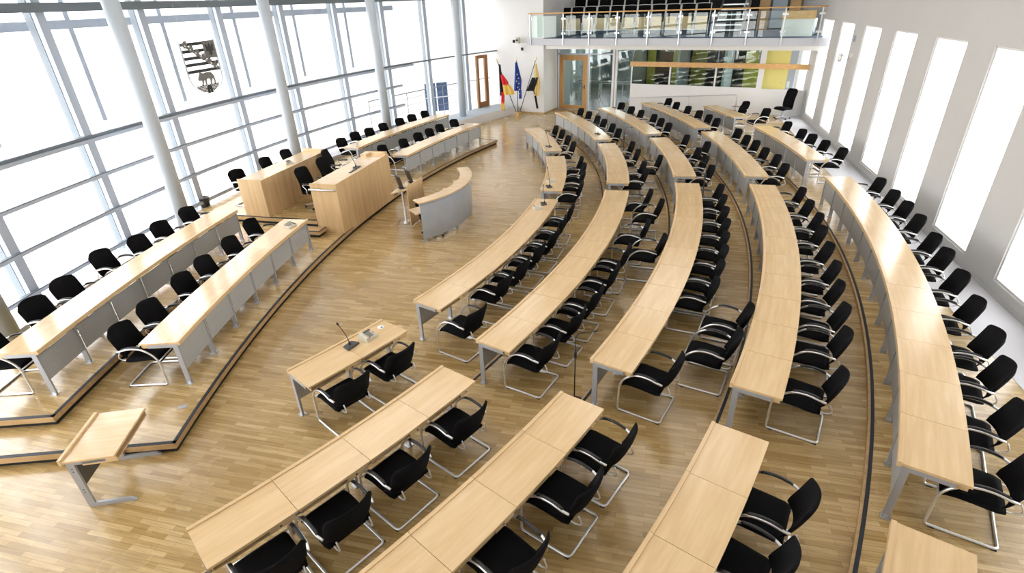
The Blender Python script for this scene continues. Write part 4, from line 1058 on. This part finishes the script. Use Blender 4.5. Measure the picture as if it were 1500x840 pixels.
m_ = MB(); m_.lathe([(0, 0), (.05, 0), (.05, .03), (0, .03)], 12, Matrix.Translation((.03, .36, .12)) @ Matrix.Rotation(rad(-90), 4, 'X')); obj('lens', m_, 'black', h)
m_ = MB(); m_.lathe([(0, 0), (.07, .0), (.07, .12), (0, .13)], 12, Matrix.Translation((.27, .22, .0))); obj('spotlight', m_, 'black', t); m_ = MB(); m_.lathe([(0, 0), (.06, .0), (.06, .12), (0, .13)], 12, Matrix.Translation((-.16, .22, -.33))); obj('spotlight', m_, 'black', t)
t = thing('floor_disc', 'pale round floor disc behind the outermost chairs', 'floor outlet', (7.2, 5.05, .285))
m_ = MB(); m_.lathe([(0, 0), (.13, 0), (.12, .006), (0, .007)], 20); obj('cover', m_, 'bluegrey', t)

# ------------------------------------------------------------------ outside
mb = MB(); mb.box(-90, 90, -60, 100, -3.8, -3.5); struct('ground', mb, 'ground')
BX = 4.0
t = thing('neighbour_building', 'pale stucco building with red roof seen through the far glazing', 'building', (-8.73, 33.73, -3.5), rad(24))
m_ = MB(); m_.box(-14, 12, 0, 8, 0, 11); obj('wall', m_, 'stucco', t)
m_ = MB(); m_.prism([(-.6, 11), (4, 14.5), (8.6, 11)], -14.5, 12.5, Matrix(((0, 0, 1, 0), (1, 0, 0, 0), (0, 1, 0, 0), (0, 0, 0, 1)))); obj('roof', m_, 'red_tile', t)
for i, x in enumerate((BX,)):
    for z in (2.35, 5.75):
        m_ = MB(); m_.box(x, x + 1.7, -.12, .0, z, z + 1.9); f = obj('window', m_, 'shield_white', t)
        g = MB()
        for a in (0, 1):
            for b in (0, 1): g.box(x + .12 + a * .77, x + .81 + a * .77, -.14, -.121, z + .1 + b * .87, z + .93 + b * .87)
        obj('pane', g, 'blue_pane' if z < 4 else 'stucco', f)
t = thing('terrace_railing', 'thin steel railing on the terrace outside the far glazing', 'railing')
m_ = MB()
for z in (.55, .85, 1.15): m_.tube([Vector((*gpt(33.2, 31 + i * .8), z)) for i in range(20)], .012, 6)
m_.tube([Vector((*gpt(33.2, 31 + i * .8), 1.4)) for i in range(20)], .025, 6); obj('rail', m_, 'mullion_dark', t)
for i in range(8):
    m_ = MB(); x, y = gpt(33.2, 31 + i * 2.1); m_.tube([(x, y, -.35), (x, y, 1.4)], .02, 6); obj('post', m_, 'mullion_dark', t)

mb = MB(); mb.arcslab(gpt, 31.8, 33.6, 30.5, 48, -.6, -.35, 20); struct('floor_terrace', mb, 'ground')
# ------------------------------------------------------------------ light
W = bpy.data.worlds.new('world'); SC.world = W; W.use_nodes = True
nt = W.node_tree; bg = nt.nodes['Background']
tc = nt.nodes.new('ShaderNodeTexCoord'); sx = nt.nodes.new('ShaderNodeSeparateXYZ'); cr = nt.nodes.new('ShaderNodeValToRGB')
cr.color_ramp.elements[0].position = .0; cr.color_ramp.elements[0].color = (1, .99, .98, 1)
cr.color_ramp.elements[1].position = .6; cr.color_ramp.elements[1].color = (.97, .985, 1, 1)
nt.links.new(tc.outputs['Generated'], sx.inputs['Vector']); nt.links.new(sx.outputs['Z'], cr.inputs['Fac']); nt.links.new(cr.outputs['Color'], bg.inputs['Color'])
bg.inputs['Strength'].default_value = 8.0
for i, (x, y) in enumerate(((-3.5, 4), (3.0, 4), (-3.5, 12), (4, 12), (-1, 20), (7, 20))):
    l = bpy.data.lights.new('ceiling_fill', 'AREA'); l.shape = 'RECTANGLE'; l.size = 4.5; l.size_y = 5.0; l.energy = 90; l.color = (1, .985, .96)  # unseen fill lights added under the ceiling to brighten the hall
    lo = bpy.data.objects.new('ceiling_fill', l); COL.objects.link(lo); lo.location = (x, y, 7.9)
for (t_, o_, z_, e_) in ((5.0, -1.2, 3.0, 14), (8.0, -1.2, 3.0, 14), (1.6, -3.0, 3.05, 40), (4.0, -3.0, 6.5, 40)):
    p = TE @ Vector((t_, o_, z_)); l = bpy.data.lights.new('rear_fill', 'AREA'); l.size = .6; l.energy = e_  # added fill to lift the dark booths, lobby and gallery; no fittings modelled
    lo = bpy.data.objects.new('rear_fill', l); COL.objects.link(lo); lo.location = p
SC.view_settings.view_transform = 'Standard'
SC.view_settings.look = 'None'
SC.view_settings.exposure = -.12
try:
    SC.cycles.use_denoising = True
    SC.cycles.max_bounces = 8; SC.cycles.diffuse_bounces = 4; SC.cycles.glossy_bounces = 4; SC.cycles.transparent_max_bounces = 16
    SC.cycles.caustics_reflective = False; SC.cycles.caustics_refractive = False
    SC.cycles.sample_clamp_indirect = 8
except Exception: pass
